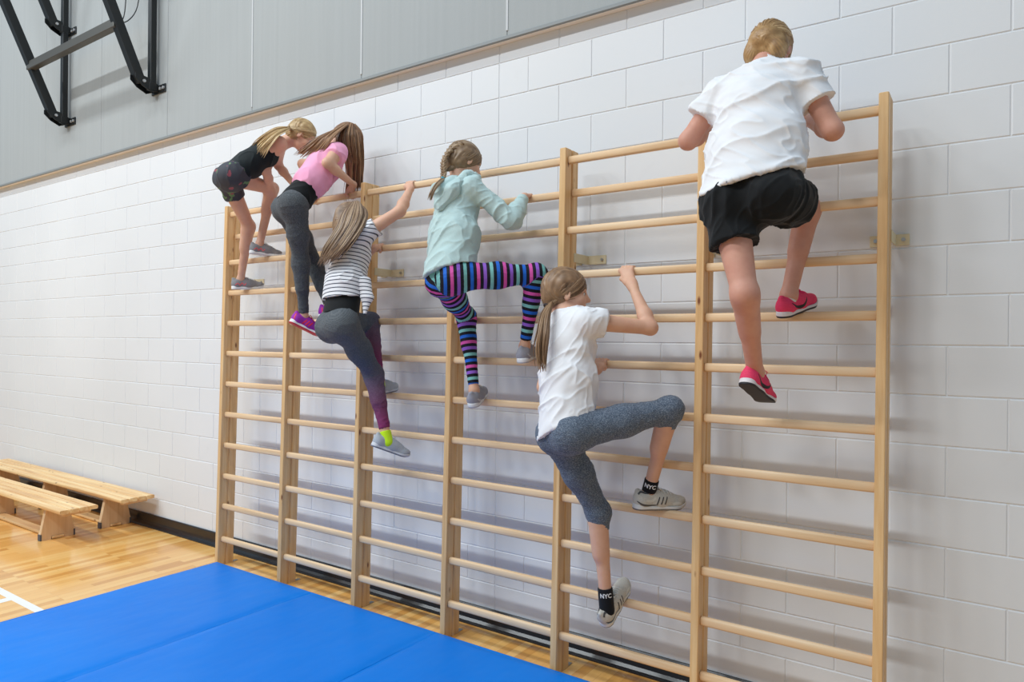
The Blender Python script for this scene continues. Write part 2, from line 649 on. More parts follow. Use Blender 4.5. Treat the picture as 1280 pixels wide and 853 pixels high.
def bench(yc, xe, label):
    r = root('gym_bench', (xe - 1.5, yc, 0))
    tag(r, label, 'bench', 'low wooden gym benches')
    L, W, h = 3.02, .285, .30
    n = 4
    for k in range(n):
        a = yc - W / 2 + k * W / n
        b = MB()
        bw = W / n
        # rounded plank profile
        q = .009
        prof = [(0.0015, .010), (0.0015, .022), (q * .4, .0285), (q, .031), (bw - q, .031), (bw - q * .4, .0285), (bw - .0015, .022), (bw - .0015, .010), (bw - q * .6, .002), (bw - q, 0), (q, 0), (q * .6, .002)]
        jx = random.uniform(-.002, .002)
        b.prism(prof, (xe - L, a, h - .031), Vector((0, 1, 0)), Vector((0, 0, 1)), Vector((1, 0, 0)), L + jx)
        b.build('seat_plank', MATS['bench_top'], r, origin=(xe, a, h))
    for fx in (xe - .37, xe - 1.55, xe - 2.68):
        b = MB()
        tw, bw2, ft = .088, .128, .040
        poly = [(-bw2, 0), (-bw2, .055), (-bw2 + .006, .068), (-tw - .008, .200), (-tw, .235), (-tw, h - .0313), (tw, h - .0313), (tw, .235), (tw + .008, .200), (bw2 - .006, .068), (bw2, .055), (bw2, 0), (.048, 0), (.048, .026), (-.048, .026), (-.048, 0)]
        # concave outline: split in three convex pieces joined in one board
        for pc in ([poly[0], poly[1], poly[2], (-.048, .068), (-.048, 0)][::-1], [(.048, 0), (.048, .068), poly[9], poly[10], poly[11]][::-1],
                   [(-.048, .026), (-.048, .068), (.048, .068), (.048, .026)],
                   [poly[2], poly[3], poly[4], poly[5], poly[6], poly[7], poly[8], poly[9]]):
            b.prism(pc, (fx - ft, yc, 0), Vector((0, 1, 0)), Vector((0, 0, 1)), Vector((1, 0, 0)), ft)
        f = b.build('foot', MATS['bench_ply'], r, origin=(fx, yc, 0))
        for s in (-1, 1):
            b = MB()
            b.box((fx - ft - .002, yc + s * (bw2 - .010), .0), (fx + .002, yc + s * (bw2 + .004), .052), .002)
            b.build('rubber_pad', MATS['foot_pad'], f)
    b = MB()
    b.box((xe - 2.75, yc - .044, .003), (xe - .36, yc + .044, .024), .004)
    b.build('balance_beam', MATS['bench_top'], r, origin=(xe, yc, 0))
    b = MB()
    b.box((xe - .12, yc - .09, h - .062), (xe - .07, yc + .12, h - .0315), .003)
    b.build('cleat', MATS['bench_ply'], r)
    b = MB()
    b.box((xe - .345, yc - .06, h - .040), (xe - .30, yc - .005, h - .0315), .002)
    b.build('hook_plate', MATS['zinc'], r)


bench(-.185, -5.96, 'low pine bench against the block wall, behind the other bench')
bench(-.650, -5.95, 'low pine bench standing in front of the other, farther out from the wall')

# ------------------------------------------------------------------ stowed backboard frame
MATS['steel'] = plain('black_powder_coat', (22, 25, 26), .45, spec=.5)
MATS['steel_grey'] = plain('grey_steel_channel', (94, 92, 86), .4, metal=.5)
bf = root('backboard_frame', (-6.8, -.03, 3.8))
tag(bf, 'black steel hinged basketball frame fixed high on the grey wall panels', 'steel frame')


def sq_tube(p, q, w, name, mat, parent, w2=None, bev=.004):
    p, q = Vector(p), Vector(q)
    d = (q - p); L = d.length; d.normalize()
    sx = Vector((1, 0, 0)); sx = (sx - d * sx.dot(d)).normalized() if abs(d.x) < .9 else Vector((0, 1, 0))
    sy = d.cross(sx)
    fr = Matrix((sx, sy, d)).transposed().to_4x4(); fr.translation = p
    b = MB()
    b.box((-w / 2, -(w2 or w) / 2, 0), (w / 2, (w2 or w) / 2, L), bev, fr)
    return b.build(name, mat, parent)


MATS['bolt_grey'] = plain('bright_bolt_head', (190, 192, 194), .35, metal=.4)
for xa in (-7.567, -5.928):
    sq_tube((xa, -.115, 3.80), (xa, -.115, 6.6), .052, 'upright', MATS['steel'], bf)
    for z, zt, xo in ((3.78, 6.8, -.05), (4.672, 7.4, -.05)):
        sq_tube((xa + xo, -.185, z + .03), (xa + xo, -.185 - .43 * (zt - z), zt), .074, 'strut', MATS['steel'], bf)
        b = MB()
        poly = [(-.035, -.01), (-.035, .035), (-.13, .075), (-.235, .085), (-.235, .045), (-.18, -.005), (-.10, -.04)]
        for sx in (-.045, .04):
            b.prism(poly, (xa - .022 + sx, -.03, z), Vector((0, 1, 0)), Vector((0, 0, 1)), Vector((1, 0, 0)), .006)
        b.box((xa - .09, -.070, z - .035), (xa + .13, -.0605, z + .035), .002)
        b.box((xa - .028, -.15, z - .02), (xa + .028, -.07, z + .04), .002)
        br = b.build('hinge_bracket', MATS['steel'], bf)
        MB().tube([(xa + .024, -.195, z + .035), (xa + .036, -.195, z + .035)], .013, 10).build('bolt', MATS['bolt_grey'], br)
        for bx in (xa + .06, xa + .108):
            MB().tube([(bx, -.071, z), (bx, -.082, z)], .013, 10).build('bolt', MATS['bolt_grey'], br)
yk = -.185 - .43 * .465
sq_tube((-7.645, yk, 4.245), (-5.97, yk, 4.245), .062, 'crossbar', MATS['steel_grey'], bf, w2=.075)
b = MB()
pts = [(-6.13, -.18, 5.6), (-6.16, -.15, 5.0), (-6.19, -.14, 4.6), (-6.18, -.17, 4.42), (-6.11, -.26, 4.34), (-6.03, -.20, 4.36), (-5.99, -.14, 4.5), (-5.97, -.13, 4.8), (-5.98, -.13, 5.4)]
cv = []
for i in range(len(pts) - 1):
    p0, p1, p2, p3 = [Vector(pts[max(0, min(len(pts) - 1, i + k))]) for k in (-1, 0, 1, 2)]
    for s in range(5):
        t = s / 5
        cv.append(.5 * ((2 * p1) + (p2 - p0) * t + (2 * p0 - 5 * p1 + 4 * p2 - p3) * t * t + (3 * p1 - p0 - 3 * p2 + p3) * t ** 3))
b.tube([c + Vector((-.08, -.03, 0)) for c in cv], .0045, 6)
b.build('cable', MATS['steel'], bf, smooth=True)

# ------------------------------------------------------------------ implicit modelling kit (bodies and clothes)
def A3(v):
    return np.array([v[0], v[1], v[2]], dtype=np.float64)


def unit(v):
    v = A3(v); n = np.linalg.norm(v)
    return v / n if n > 1e-12 else v


def seg(a, b, ra, rb, k=.02, s=None, wa=None, wb=None, cap=False, capn=None, capa=False, op='add'):
    """tapered limb from a to b; s: width direction with half-widths wa, wb; cap: flat cut end at b"""
    return dict(t='seg', a=A3(a), b=A3(b), ra=ra, rb=rb, k=k, s=None if s is None else unit(s), wa=wa or ra, wb=wb or rb,
                cap=cap, capn=None if capn is None else unit(capn), capa=capa, op=op)


def ell(c, r, k=.02, ax=None, op='add'):
    """ellipsoid; ax: three axis vectors (rows)"""
    m = np.eye(3) if ax is None else np.array([unit(v) for v in ax])
    return dict(t='ell', c=A3(c), r=np.array(r, dtype=np.float64), m=m, k=k, op=op)


def chain(pts, rad, k=.02, **kw):
    return [seg(pts[i], pts[i + 1], rad[i], rad[i + 1], k, **kw) for i in range(len(pts) - 1)]


def prim_bb(p):
    if p['t'] == 'seg':
        r = max(p['ra'], p['rb'], p['wa'], p['wb'])
        return np.minimum(p['a'], p['b']) - r, np.maximum(p['a'], p['b']) + r
    r = p['r'].max()
    return p['c'] - r, p['c'] + r


def prim_eval(p, X, Y, Z):
    if p['t'] == 'seg':
        a, b = p['a'], p['b']
        ab = b - a
        L2 = max(ab @ ab, 1e-12)
        px, py, pz = X - a[0], Y - a[1], Z - a[2]
        tr = (px * ab[0] + py * ab[1] + pz * ab[2]) / L2
        t = np.clip(tr, 0, 1)
        r = p['ra'] + (p['rb'] - p['ra']) * t
        qx, qy, qz = px - t * ab[0], py - t * ab[1], pz - t * ab[2]
        q2 = qx * qx + qy * qy + qz * qz
        if p['s'] is not None:
            s = p['s']
            w = p['wa'] + (p['wb'] - p['wa']) * t
            qs = qx * s[0] + qy * s[1] + qz * s[2]
            q2 = q2 - qs * qs * (1 - (r / w) ** 2)
        d = np.sqrt(np.maximum(q2, 0)) - r
        L = math.sqrt(L2)
        if p['cap']:
            n = ab / L if p['capn'] is None else p['capn']
            d = np.maximum(d, (X - b[0]) * n[0] + (Y - b[1]) * n[1] + (Z - b[2]) * n[2])
        if p['capa']:
            d = np.maximum(d, -tr * L)
        return d
    m, c, r = p['m'], p['c'], p['r']
    px, py, pz = X - c[0], Y - c[1], Z - c[2]
    q = [px * m[i][0] + py * m[i][1] + pz * m[i][2] for i in range(3)]
    k0 = np.sqrt((q[0] / r[0]) ** 2 + (q[1] / r[1]) ** 2 + (q[2] / r[2]) ** 2)
    k1 = np.sqrt((q[0] / r[0] ** 2) ** 2 + (q[1] / r[1] ** 2) ** 2 + (q[2] / r[2] ** 2) ** 2)
    return k0 * (k0 - 1) / np.maximum(k1, 1e-9)


def sdf_mesh(prims, h=.005, smooth=1, erode=0.0):
    lo = np.min([prim_bb(p)[0] for p in prims if p['op'] == 'add'], axis=0) - 4 * h
    hi = np.max([prim_bb(p)[1] for p in prims if p['op'] == 'add'], axis=0) + 4 * h
    dim = np.ceil((hi - lo) / h).astype(int) + 1
    f = np.full(dim, .08, dtype=np.float32)
    for p in prims:
        a, b = prim_bb(p)
        m = p['k'] + 3 * h + .01
        i0 = np.maximum(((a - m - lo) / h).astype(int), 0)
        i1 = np.minimum(((b + m - lo) / h).astype(int) + 2, dim)
        if (i1 <= i0).any(): continue
        X = (lo[0] + h * np.arange(i0[0], i1[0]))[:, None, None]
        Y = (lo[1] + h * np.arange(i0[1], i1[1]))[None, :, None]
        Z = (lo[2] + h * np.arange(i0[2], i1[2]))[None, None, :]
        d = prim_eval(p, X, Y, Z).astype(np.float32)
        sl = (slice(i0[0], i1[0]), slice(i0[1], i1[1]), slice(i0[2], i1[2]))
        o = f[sl]
        k = max(p['k'], 1e-5)
        if p['op'] == 'add':
            hh = np.maximum(k - np.abs(o - d), 0) / k
            f[sl] = np.minimum(o, d) - hh * hh * k * .25
        else:
            hh = np.maximum(k - np.abs(o + d), 0) / k
            f[sl] = np.maximum(o, -d) + hh * hh * k * .25
    V, Q = nets(f, lo, h)
    for _ in range(smooth):
        V = lap(V, Q, .5)
    return V, Q


def nets(f, lo, h):
    s = f < 0
    c = np.zeros(tuple(n - 1 for n in f.shape), dtype=np.int8)
    cs = [(i, j, k) for i in (0, 1) for j in (0, 1) for k in (0, 1)]
    n0, n1, n2 = f.shape
    for (i, j, k) in cs:
        c += s[i:n0 - 1 + i, j:n1 - 1 + j, k:n2 - 1 + k]
    act = (c > 0) & (c < 8)
    idx = np.argwhere(act)
    vals = np.stack([f[idx[:, 0] + i, idx[:, 1] + j, idx[:, 2] + k] for (i, j, k) in cs], 1).astype(np.float64)
    acc = np.zeros((len(idx), 3)); cnt = np.zeros(len(idx))
    for a in range(8):
        for b in range(a + 1, 8):
            if sum(abs(cs[a][q] - cs[b][q]) for q in range(3)) != 1: continue
            va, vb = vals[:, a], vals[:, b]
            m = (va < 0) != (vb < 0)
            t = np.where(m, va / np.where(m, va - vb, 1), 0)
            pa, pb = np.array(cs[a], float), np.array(cs[b], float)
            acc += np.where(m[:, None], pa + (pb - pa) * t[:, None], 0)
            cnt += m
    V = lo + h * (idx + acc / cnt[:, None])
    ids = np.full(c.shape, -1, dtype=np.int64)
    ids[act] = np.arange(len(idx))
    Q = []
    for ax in range(3):
        sl0 = [slice(None)] * 3; sl1 = [slice(None)] * 3
        sl0[ax] = slice(0, -1); sl1[ax] = slice(1, None)
        e = s[tuple(sl0)] != s[tuple(sl1)]
        E_ = np.argwhere(e)
        b_, c_ = (ax + 1) % 3, (ax + 2) % 3
        ok = (E_[:, b_] > 0) & (E_[:, c_] > 0) & (E_[:, b_] < c.shape[b_]) & (E_[:, c_] < c.shape[c_])
        E_ = E_[ok]
        inside = s[tuple(E_.T)]
        def cid(db, dc):
            g = E_.copy(); g[:, b_] += db; g[:, c_] += dc
            return ids[tuple(g.T)]
        q = np.stack([cid(0, 0), cid(-1, 0), cid(-1, -1), cid(0, -1)], 1)
        q[~inside] = q[~inside][:, ::-1]
        q = q[(q >= 0).all(1)]
        Q.append(q)
    Q = np.concatenate(Q)
    p0, p1, p2 = V[Q[:, 0]], V[Q[:, 1]], V[Q[:, 2]]
    if np.einsum('ij,ij->i', p0 - V.mean(0), np.cross(p1 - p0, p2 - p0)).sum() < 0: Q = Q[:, ::-1]
    return V, np.ascontiguousarray(Q)


def lap(V, Q, w):
    acc = np.zeros_like(V); cnt = np.zeros(len(V))
    for i in range(4):
        a, b = Q[:, i], Q[:, (i + 1) % 4]
        for q in range(3):
            acc[:, q] += np.bincount(a, V[b, q], len(V)) + np.bincount(b, V[a, q], len(V))
        cnt += np.bincount(a, minlength=len(V)) + np.bincount(b, minlength=len(V))
    return V * (1 - w) + w * acc / np.maximum(cnt, 1)[:, None]


def vnormals(V, Q):
    n = np.cross(V[Q[:, 2]] - V[Q[:, 0]], V[Q[:, 3]] - V[Q[:, 1]])
    N = np.zeros_like(V)
    for i in range(4):
        for q in range(3):
            N[:, q] += np.bincount(Q[:, i], n[:, q], len(V))
    return N / np.maximum(np.linalg.norm(N, axis=1), 1e-12)[:, None]


def vnoise(p, seed=0):
    """smooth value noise in [-1, 1]"""
    i = np.floor(p).astype(np.int64); f = p - i
    f = f * f * (3 - 2 * f)
    def hsh(a, b, c):
        n = (a * 73856093) ^ (b * 19349663) ^ (c * 83492791) ^ (seed * 2654435761)
        n = (n ^ (n >> 13)) * 1274126177 & 0x7fffffff
        n = (n ^ (n >> 15)) * 2246822519 & 0x7fffffff
        return (n & 0xffff) / 32767.5 - 1
    r = 0
    for dx in (0, 1):
        for dy in (0, 1):
            for dz in (0, 1):
                w = (f[:, 0] if dx else 1 - f[:, 0]) * (f[:, 1] if dy else 1 - f[:, 1]) * (f[:, 2] if dz else 1 - f[:, 2])
                r = r + w * hsh(i[:, 0] + dx, i[:, 1] + dy, i[:, 2] + dz)
    return r


def wrinkle(V, Q, amp, axis, along=4.0, across=22.0, seed=1, ridged=True, mask=None):
    """cloth folds running along `axis`"""
    N = vnormals(V, Q)
    a = unit(axis)
    b = unit(np.cross(a, [.3, .9, .2])); c = np.cross(a, b)
    warp = vnoise(V * 6, seed + 9)[:, None] * .03
    q = np.stack([(V @ a) * along, (V @ b + warp[:, 0]) * across, (V @ c) * across], 1)
    n = vnoise(q, seed)
    n2 = vnoise(q * 2.1 + 5, seed + 3)
    r = (2.0 * (1 - np.abs(n)) ** 5 - .55) if ridged else n
    d = amp * (r * .75 + n2 * .35)
    if mask is not None: d = d * mask
    return V + N * d[:, None]


def chain_param(V, chains):
    """distance along the nearest of several polylines [(offset, points)]"""
    best = np.full(len(V), 1e9); val = np.zeros(len(V))
    for off, pts in chains:
        acc = off
        for a, b in zip(pts[:-1], pts[1:]):
            a, b = A3(a), A3(b)
            ab = b - a; L = np.linalg.norm(ab)
            t = ((V - a) @ ab) / (L * L)
            tc = np.clip(t, 0, 1)
            d = np.linalg.norm(V - a - tc[:, None] * ab, axis=1)
            m = d < best
            best[m] = d[m]; val[m] = acc + (np.clip(t, -.3, 1.3) * L)[m]
            acc += L
    return val


def soft(name, prims, mat, parent, h=.005, smooth=1, origin=None, folds=None, attrs=None, post=None):
    V, Q = sdf_mesh(prims, h, smooth)
    at = {k: fn(V) for k, fn in (attrs or {}).items()}
    if folds:
        for fd in (folds if isinstance(folds, list) else [folds]): V = wrinkle(V, Q, **fd)
    if post: V = post(V, Q)
    return mesh_obj(name, V, Q, mat, parent, smooth=True, origin=origin, attrs=at)


# ------------------------------------------------------------------ materials for people
def skin_mat(name, c, c2):
    t = NT(name)
    v = t.coords()
    t.l(t.ramp(t.noise(v, 14, 4, .6), [(.3, c2), (.68, c)]), t.b.inputs['Base Color'])
    t.b.inputs['Roughness'].default_value = .52
    t.b.inputs['Specular IOR Level'].default_value = .35
    t.b.inputs['Subsurface Weight'].default_value = .12
    t.b.inputs['Subsurface Radius'].default_value = (.012, .005, .003)
    t.b.inputs['Subsurface Scale'].default_value = 1.0
    t.bump(t.noise(v, 400, 2), .12, .0004)
    return t.m


def cloth(name, c, var=8, rough=.85, weave=520, heather=None, bump=.25):
    t = NT(name)
    v = t.coords()
    d = tuple(max(0, x - var) for x in c); e = tuple(min(255, x + var) for x in c)
    if heather:
        nz = t.noise(t.coords(scale=(1, 1, 2.6)), heather[0], 3, .7)
        col = t.ramp(nz, [(.34, heather[1]), (.5, c), (.66, heather[2])])
    else:
        col = t.ramp(t.noise(v, 9, 3), [(.3, d), (.7, e)])
    t.l(col, t.b.inputs['Base Color'])
    t.b.inputs['Roughness'].default_value = rough
    t.b.inputs['Specular IOR Level'].default_value = .2
    t.b.inputs['Sheen Weight'].default_value = .1
    t.bump(t.noise(v, weave, 2), bump, .0006)
    return t.m


def hair_mat(name, dark, mid, light):
    t = NT(name)
    a = t.attr('strand')
    n = t.noise(t.coords(), 30, 3)
    f = t.math('ADD', t.math('MULTIPLY', a, .75), t.math('MULTIPLY', n, .25))
    t.l(t.ramp(f, [(.08, dark), (.5, mid), (.9, light)]), t.b.inputs['Base Color'])
    t.b.inputs['Roughness'].default_value = .42
    t.b.inputs['Specular IOR Level'].default_value = .45
    t.b.inputs['Anisotropic'].default_value = .5
    return t.m


MATS['eye_white'] = plain('eye_white', (232, 230, 226), .2)
MATS['iris'] = plain('iris', (62, 50, 42), .3)
MATS['brow'] = plain('eyebrow', (128, 98, 66), .8)


# ------------------------------------------------------------------ body building
HUM = dict(ua=.285, fa=.245, th=.425, sh=.405)


def mid_joint(x, y, S, Wr, L1, L2, ylo=-1.3, yhi=.0):
    """depth of a bending joint seen at (x, y): the one that suits both bone lengths"""
    best = None
    for i in range(261):
        Y = ylo + (yhi - ylo) * i / 260
        p = P(x, y, Y)
        e = ((p - S).length - L1) ** 2 + ((p - Wr).length - L2) ** 2
        if best is None or e < best[0]: best = (e, p, Y)
    return best[1]


def head_frame(c, f, u):
    f = unit(f); u = A3(u); u = unit(u - f * (u @ f)); r = np.cross(f, u)
    return A3(c), r, f, u


def head_prims(c, r, f, u, s):
    T = lambda x, y, z: c + s * (r * x + f * y + u * z)
    ax = (r, f, u)
    out = [ell(T(0, -.012, .030), (.074 * s, .094 * s, .086 * s), .02, ax),
           ell(T(0, .030, -.030), (.056 * s, .060 * s, .070 * s), .03 * s, ax),
           seg(T(-.030, .030, -.075), T(0, .068, -.088), .020 * s, .017 * s, .03 * s),
           seg(T(.030, .030, -.075), T(0, .068, -.088), .020 * s, .017 * s, .03 * s),
           seg(T(0, .084, .006), T(0, .103, -.026), .007 * s, .0105 * s, .014 * s),
           ell(T(.010, .094, -.029), (.008 * s, .008 * s, .007 * s), .008 * s, ax),
           ell(T(-.010, .094, -.029), (.008 * s, .008 * s, .007 * s), .008 * s, ax),
           seg(T(-.030, .074, .020), T(.030, .074, .020), .011 * s, .011 * s, .018 * s),
           ell(T(.034, .058, -.028), (.024 * s, .022 * s, .020 * s), .02 * s, ax),
           ell(T(-.034, .058, -.028), (.024 * s, .022 * s, .020 * s), .02 * s, ax),
           ell(T(0, .082, -.053), (.022 * s, .010 * s, .0055 * s), .006 * s, ax),
           ell(T(0, .080, -.064), (.019 * s, .010 * s, .0060 * s), .006 * s, ax)]
    for sg in (-1, 1):
        out.append(ell(T(sg * .031, .083, .000), (.013 * s, .010 * s, .008 * s), .008 * s, ax, op='sub'))
        e0 = T(sg * .074, -.006, -.006)
        ear_ax = (unit(r * sg * .88 - f * .45), unit(f * .88 + r * sg * .45), u)
        out.append(ell(e0, (.0085 * s, .0185 * s, .031 * s), .008 * s, ear_ax))
        out.append(ell(e0 + r * sg * .010 * s + f * .003 * s + u * .002 * s, (.006 * s, .010 * s, .017 * s), .005 * s, ear_ax, op='sub'))
    return out


def hand_prims(W, C, side, s, phk=170, sweep=(0, 62, 118, 168), curl=0.0, R=.0185):
    """a hand holding the rung whose centre line passes C; side: +1 right hand, -1 left hand"""
    W, C = A3(W), A3(C)
    fr = np.array([.0080, .0084, .0082, .0072]) * s
    off = np.array([-.0300, -.0100, .0095, .0275]) * s * side
    ln = np.array([.96, 1.0, .97, .86])
    out = []
    def ring(x, ph, rad):
        a = math.radians(ph)
        return C + np.array([x, math.cos(a) * rad, math.sin(a) * rad])
    K = []
    for i in range(4):
        rad = R + fr[i] * .95
        k0 = ring(off[i], phk, rad + .004 * s)
        K.append(k0)
        pts = [k0] + [ring(off[i] * .96, phk - sweep[j] * ln[i], rad) for j in (1, 2, 3)]
        out += chain(pts, [fr[i] * 1.12, fr[i] * 1.02, fr[i] * .95, fr[i] * .84], .004 * s)
        out.append(ell(k0, (fr[i] * 1.2,) * 3, .006 * s))
    mid = (K[1] + K[2]) / 2
    d = unit(mid - W)
    wx = unit(K[3] - K[0])
    for i in range(4):
        st = W + d * .018 * s + (K[i] - mid) * .42
        out.append(seg(st, K[i], .0150 * s, .0112 * s, .014 * s))
    out.append(seg(W - d * .005, W + d * .03 * s, .0175 * s, .0165 * s, .02 * s, s=wx, wa=.024 * s, wb=.030 * s))
    # thumb leaves the side of the palm near its base and closes from below
    tb = W + d * .030 * s - wx * .024 * s
    t1 = tb * .45 + ring(off[0] * 1.25, phk + 42, R + .016 * s) * .55 - wx * .006 * s
    t2 = ring(off[0] * .85, phk + 66, R + .0100 * s)
    t3 = ring(off[0] * .25, phk + 92, R + .0085 * s)
    out += chain([tb, t1, t2, t3], [.0150 * s, .0112 * s, .0098 * s, .0082 * s], .008 * s)
    return out


def open_hand_prims(W, D, N, side, s):
    """relaxed, slightly curled hand: D finger direction, N back-of-hand normal"""
    W = A3(W); D = unit(D); N = unit(A3(N) - D * (A3(N) @ D)); X = np.cross(D, N) * side
    out = []
    offs = [-.028, -.0095, .0095, .0265]; lens = [.070, .078, .073, .058]
    out.append(seg(W, W + D * .07 * s, .016 * s, .013 * s, .015 * s, s=X, wa=.024 * s, wb=.036 * s))
    for o, l in zip(offs, lens):
        k = W + D * .082 * s + X * o * s
        p1 = k + (D * .95 - N * .3) * l * .42 * s
        p2 = p1 + (D * .75 - N * .66) * l * .32 * s
        p3 = p2 + (D * .5 - N * .85) * l * .26 * s
        out += chain([W + D * .05 * s + X * o * .8 * s, k, p1, p2, p3], [.011 * s, .0095 * s, .0086 * s, .0078 * s, .0068 * s], .005 * s)
    t0 = W + D * .02 * s - X * .022 * s
    t1 = t0 + (D * .7 - X * .7) * .035 * s; t2 = t1 + (D * .9 - X * .3 - N * .3) * .030 * s; t3 = t2 + (D * .9 - N * .4) * .02 * s
    out += chain([t0, t1, t2, t3], [.014 * s, .0112 * s, .0095 * s, .008 * s], .008 * s)
    return out


class Fig:
    """joint positions of one climber plus the measures of the body"""
    def __init__(s, S, girth=1.0):
        s.S = S; s.g = girth * S
        s.J = {}
        s.lg = 1.0; s.sg = 1.0

    def check(s, name):
        J, S = s.J, s.S
        q = []
        for sd in 'LR':
            for a, b, L in (('sh', 'el', 'ua'), ('el', 'wr', 'fa'), ('hip', 'kn', 'th'), ('kn', 'an', 'sh')):
                q.append('%s-%s%s %.2f' % (a, b, sd, (J[a + sd] - J[b + sd]).length / (HUM[L] * S)))
        q.append('torso %.2f' % ((J['che'] - J['pel']).length / (.44 * S)))
        q.append('neck %.2f' % ((J['head'] - J['che']).length / (.235 * S)))
        print(name, ' '.join(q))


def pose(S, girth, pel, che, head, hf, hu, rp, rs, wrR, elR, wrL, elL, anR, knR, anL, knL, hw=.085, sw=.165, name=''):
    F_ = Fig(S, girth); J = F_.J
    J['pel'], J['che'], J['head'] = P(*pel), P(*che), P(*head)
    rp, rs = Vector(unit(rp)), Vector(unit(rs))
    J['rp'], J['rs'] = rp, rs
    for sd, m, w_, e_, a_, k_ in (('R', 1, wrR, elR, anR, knR), ('L', -1, wrL, elL, anL, knL)):
        J['hip' + sd] = J['pel'] + rp * (m * hw * S) - (J['che'] - J['pel']).normalized() * .02 * S
        J['sh' + sd] = J['che'] + rs * (m * sw * S)
        J['wr' + sd] = Vector(w_) if len(w_) == 3 and isinstance(w_, Vector) else P(*w_)
        J['an' + sd] = Vector(a_) if isinstance(a_, Vector) else P(*a_)
        J['el' + sd] = e_ if isinstance(e_, Vector) else mid_joint(e_[0], e_[1], J['sh' + sd], J['wr' + sd], HUM['ua'] * S, HUM['fa'] * S)
        J['kn' + sd] = k_ if isinstance(k_, Vector) else mid_joint(k_[0], k_[1], J['hip' + sd], J['an' + sd], HUM['th'] * S, HUM['sh'] * S)
    F_.hf, F_.hu = hf, hu
    F_.check(name)
    return F_


def torso_prims(F_, off=0.0, neck=True, low=True, k=.05):
    J, S, g = F_.J, F_.S, F_.g
    pel, che = A3(J['pel']), A3(J['che'])
    up = unit(che - pel)
    rp, rs = A3(J['rp']), A3(J['rs'])
    bk = unit(np.cross(rs, up)) * -1           # towards the back
    fw = unit(np.cross(up, rs))
    ws = pel + (che - pel) * .42
    out = []
    rm = unit(rp + rs)
    if low:
        out.append(seg(pel - up * .01 * S, ws, .098 * g + off, .084 * g + off, k, s=rp, wa=.150 * g + off, wb=.118 * g + off))
    else:
        out.append(seg(pel + up * .06 * S, ws, .090 * g + off, .084 * g + off, k, s=rp, wa=.135 * g + off, wb=.118 * g + off))
    out.append(seg(ws, che - up * .07 * S, .084 * g + off, .098 * g + off, k, s=rm, wa=.118 * g + off, wb=.140 * g + off))
    out.append(seg(che - up * .07 * S, che - up * .005 * S, .098 * g + off, .066 * g + off, k, s=rs, wa=.140 * g + off, wb=.125 * g + off))
    out.append(seg(J['shL'] * .9 + J['che'] * .1, J['shR'] * .9 + J['che'] * .1, .050 * g + off, .050 * g + off, .05))
    return out


def body_prims(F_, gripR=None, gripL=None, foot=True):
    J, S, g = F_.J, F_.S, F_.g
    pel, che = A3(J['pel']), A3(J['che'])
    up = unit(che - pel)
    out = torso_prims(F_)
    rp = A3(J['rp'])
    bk = unit(np.cross(up, rp)) * -1
    for m, sd in ((1, 'R'), (-1, 'L')):
        hip, kn, an = A3(J['hip' + sd]), A3(J['kn' + sd]), A3(J['an' + sd])
        tg, cg = F_.lg, F_.sg
        out.append(seg(hip, kn, .082 * g * tg, .051 * g * tg, .035))
        out.append(ell(kn, (.050 * g * tg,) * 3, .025))
        d = unit(an - kn)
        th = unit(kn - hip)
        # calf muscle sits on the inside of the knee bend
        cb = th * -1 - d * (d @ (th * -1)); cb = unit(cb) if np.linalg.norm(cb) > .15 else unit(bk - d * (bk @ d))
        out.append(seg(kn, an, .0475 * g * min(cg, tg * 1.04), .0315 * g, .03))
        out.append(seg(kn + d * .05 * S + cb * .012 * S, kn + d * .19 * S + cb * .014 * S, .046 * g * cg, .036 * g * cg, .035))
        out.append(ell(an, (.034 * g,) * 3, .02))
        sh, el, wr = A3(J['sh' + sd]), A3(J['el' + sd]), A3(J['wr' + sd])
        out.append(ell(sh, (.052 * g,) * 3, .04))
        out.append(seg(sh, el, .047 * g, .036 * g, .03))
        out.append(seg(el, el * .7 + wr * .3, .0365 * g, .0365 * g, .02))
        out.append(seg(el * .7 + wr * .3, wr, .0365 * g, .0235 * g, .02))
    hd = head_frame(J['head'], F_.hf, F_.hu)
    c, r, f, u = hd
    s = F_.hs
    nb = che + up * .02 * S
    out.append(seg(nb, c - f * .028 * s - u * .045 * s, .056 * g, .052 * s, .035))
    out += head_prims(c, r, f, u, s)
    return out


def ear_eye_parts(F_, rt, brow=True):
    c, r, f, u = head_frame(F_.J['head'], F_.hf, F_.hu)
    s = F_.hs
    T = lambda x, y, z: c + s * (r * x + f * y + u * z)
    for sg in (-1, 1):
        b = MB()
        V, Fc = [], []
        n1, n2 = 10, 8
        c0 = T(sg * .031, .0705, .0)
        for i in range(n2 + 1):
            th = math.pi * i / n2
            for j in range(n1):
                ph = 2 * math.pi * j / n1
                v = f * math.cos(th) + (r * math.cos(ph) + u * math.sin(ph)) * math.sin(th)
                V.append(c0 + v * .0120 * s)
        for i in range(n2):
            for j in range(n1):
                j2 = (j + 1) % n1
                Fc.append((i * n1 + j, (i + 1) * n1 + j, (i + 1) * n1 + j2, i * n1 + j2))
        o = mesh_obj('eye', V, Fc, MATS['eye_white'], rt, smooth=True)
        o.data.materials.append(MATS['iris'])
        for p in o.data.polygons:
            if p.index < n1 * 2: p.material_index = 1
        b.tube([T(sg * .016, .0885, .019), T(sg * .031, .086, .025), T(sg * .046, .074, .021)], [.0022 * s, .003 * s, .0018 * s], 6)
        b.build('eyebrow', MATS['brow'], rt, smooth=True)


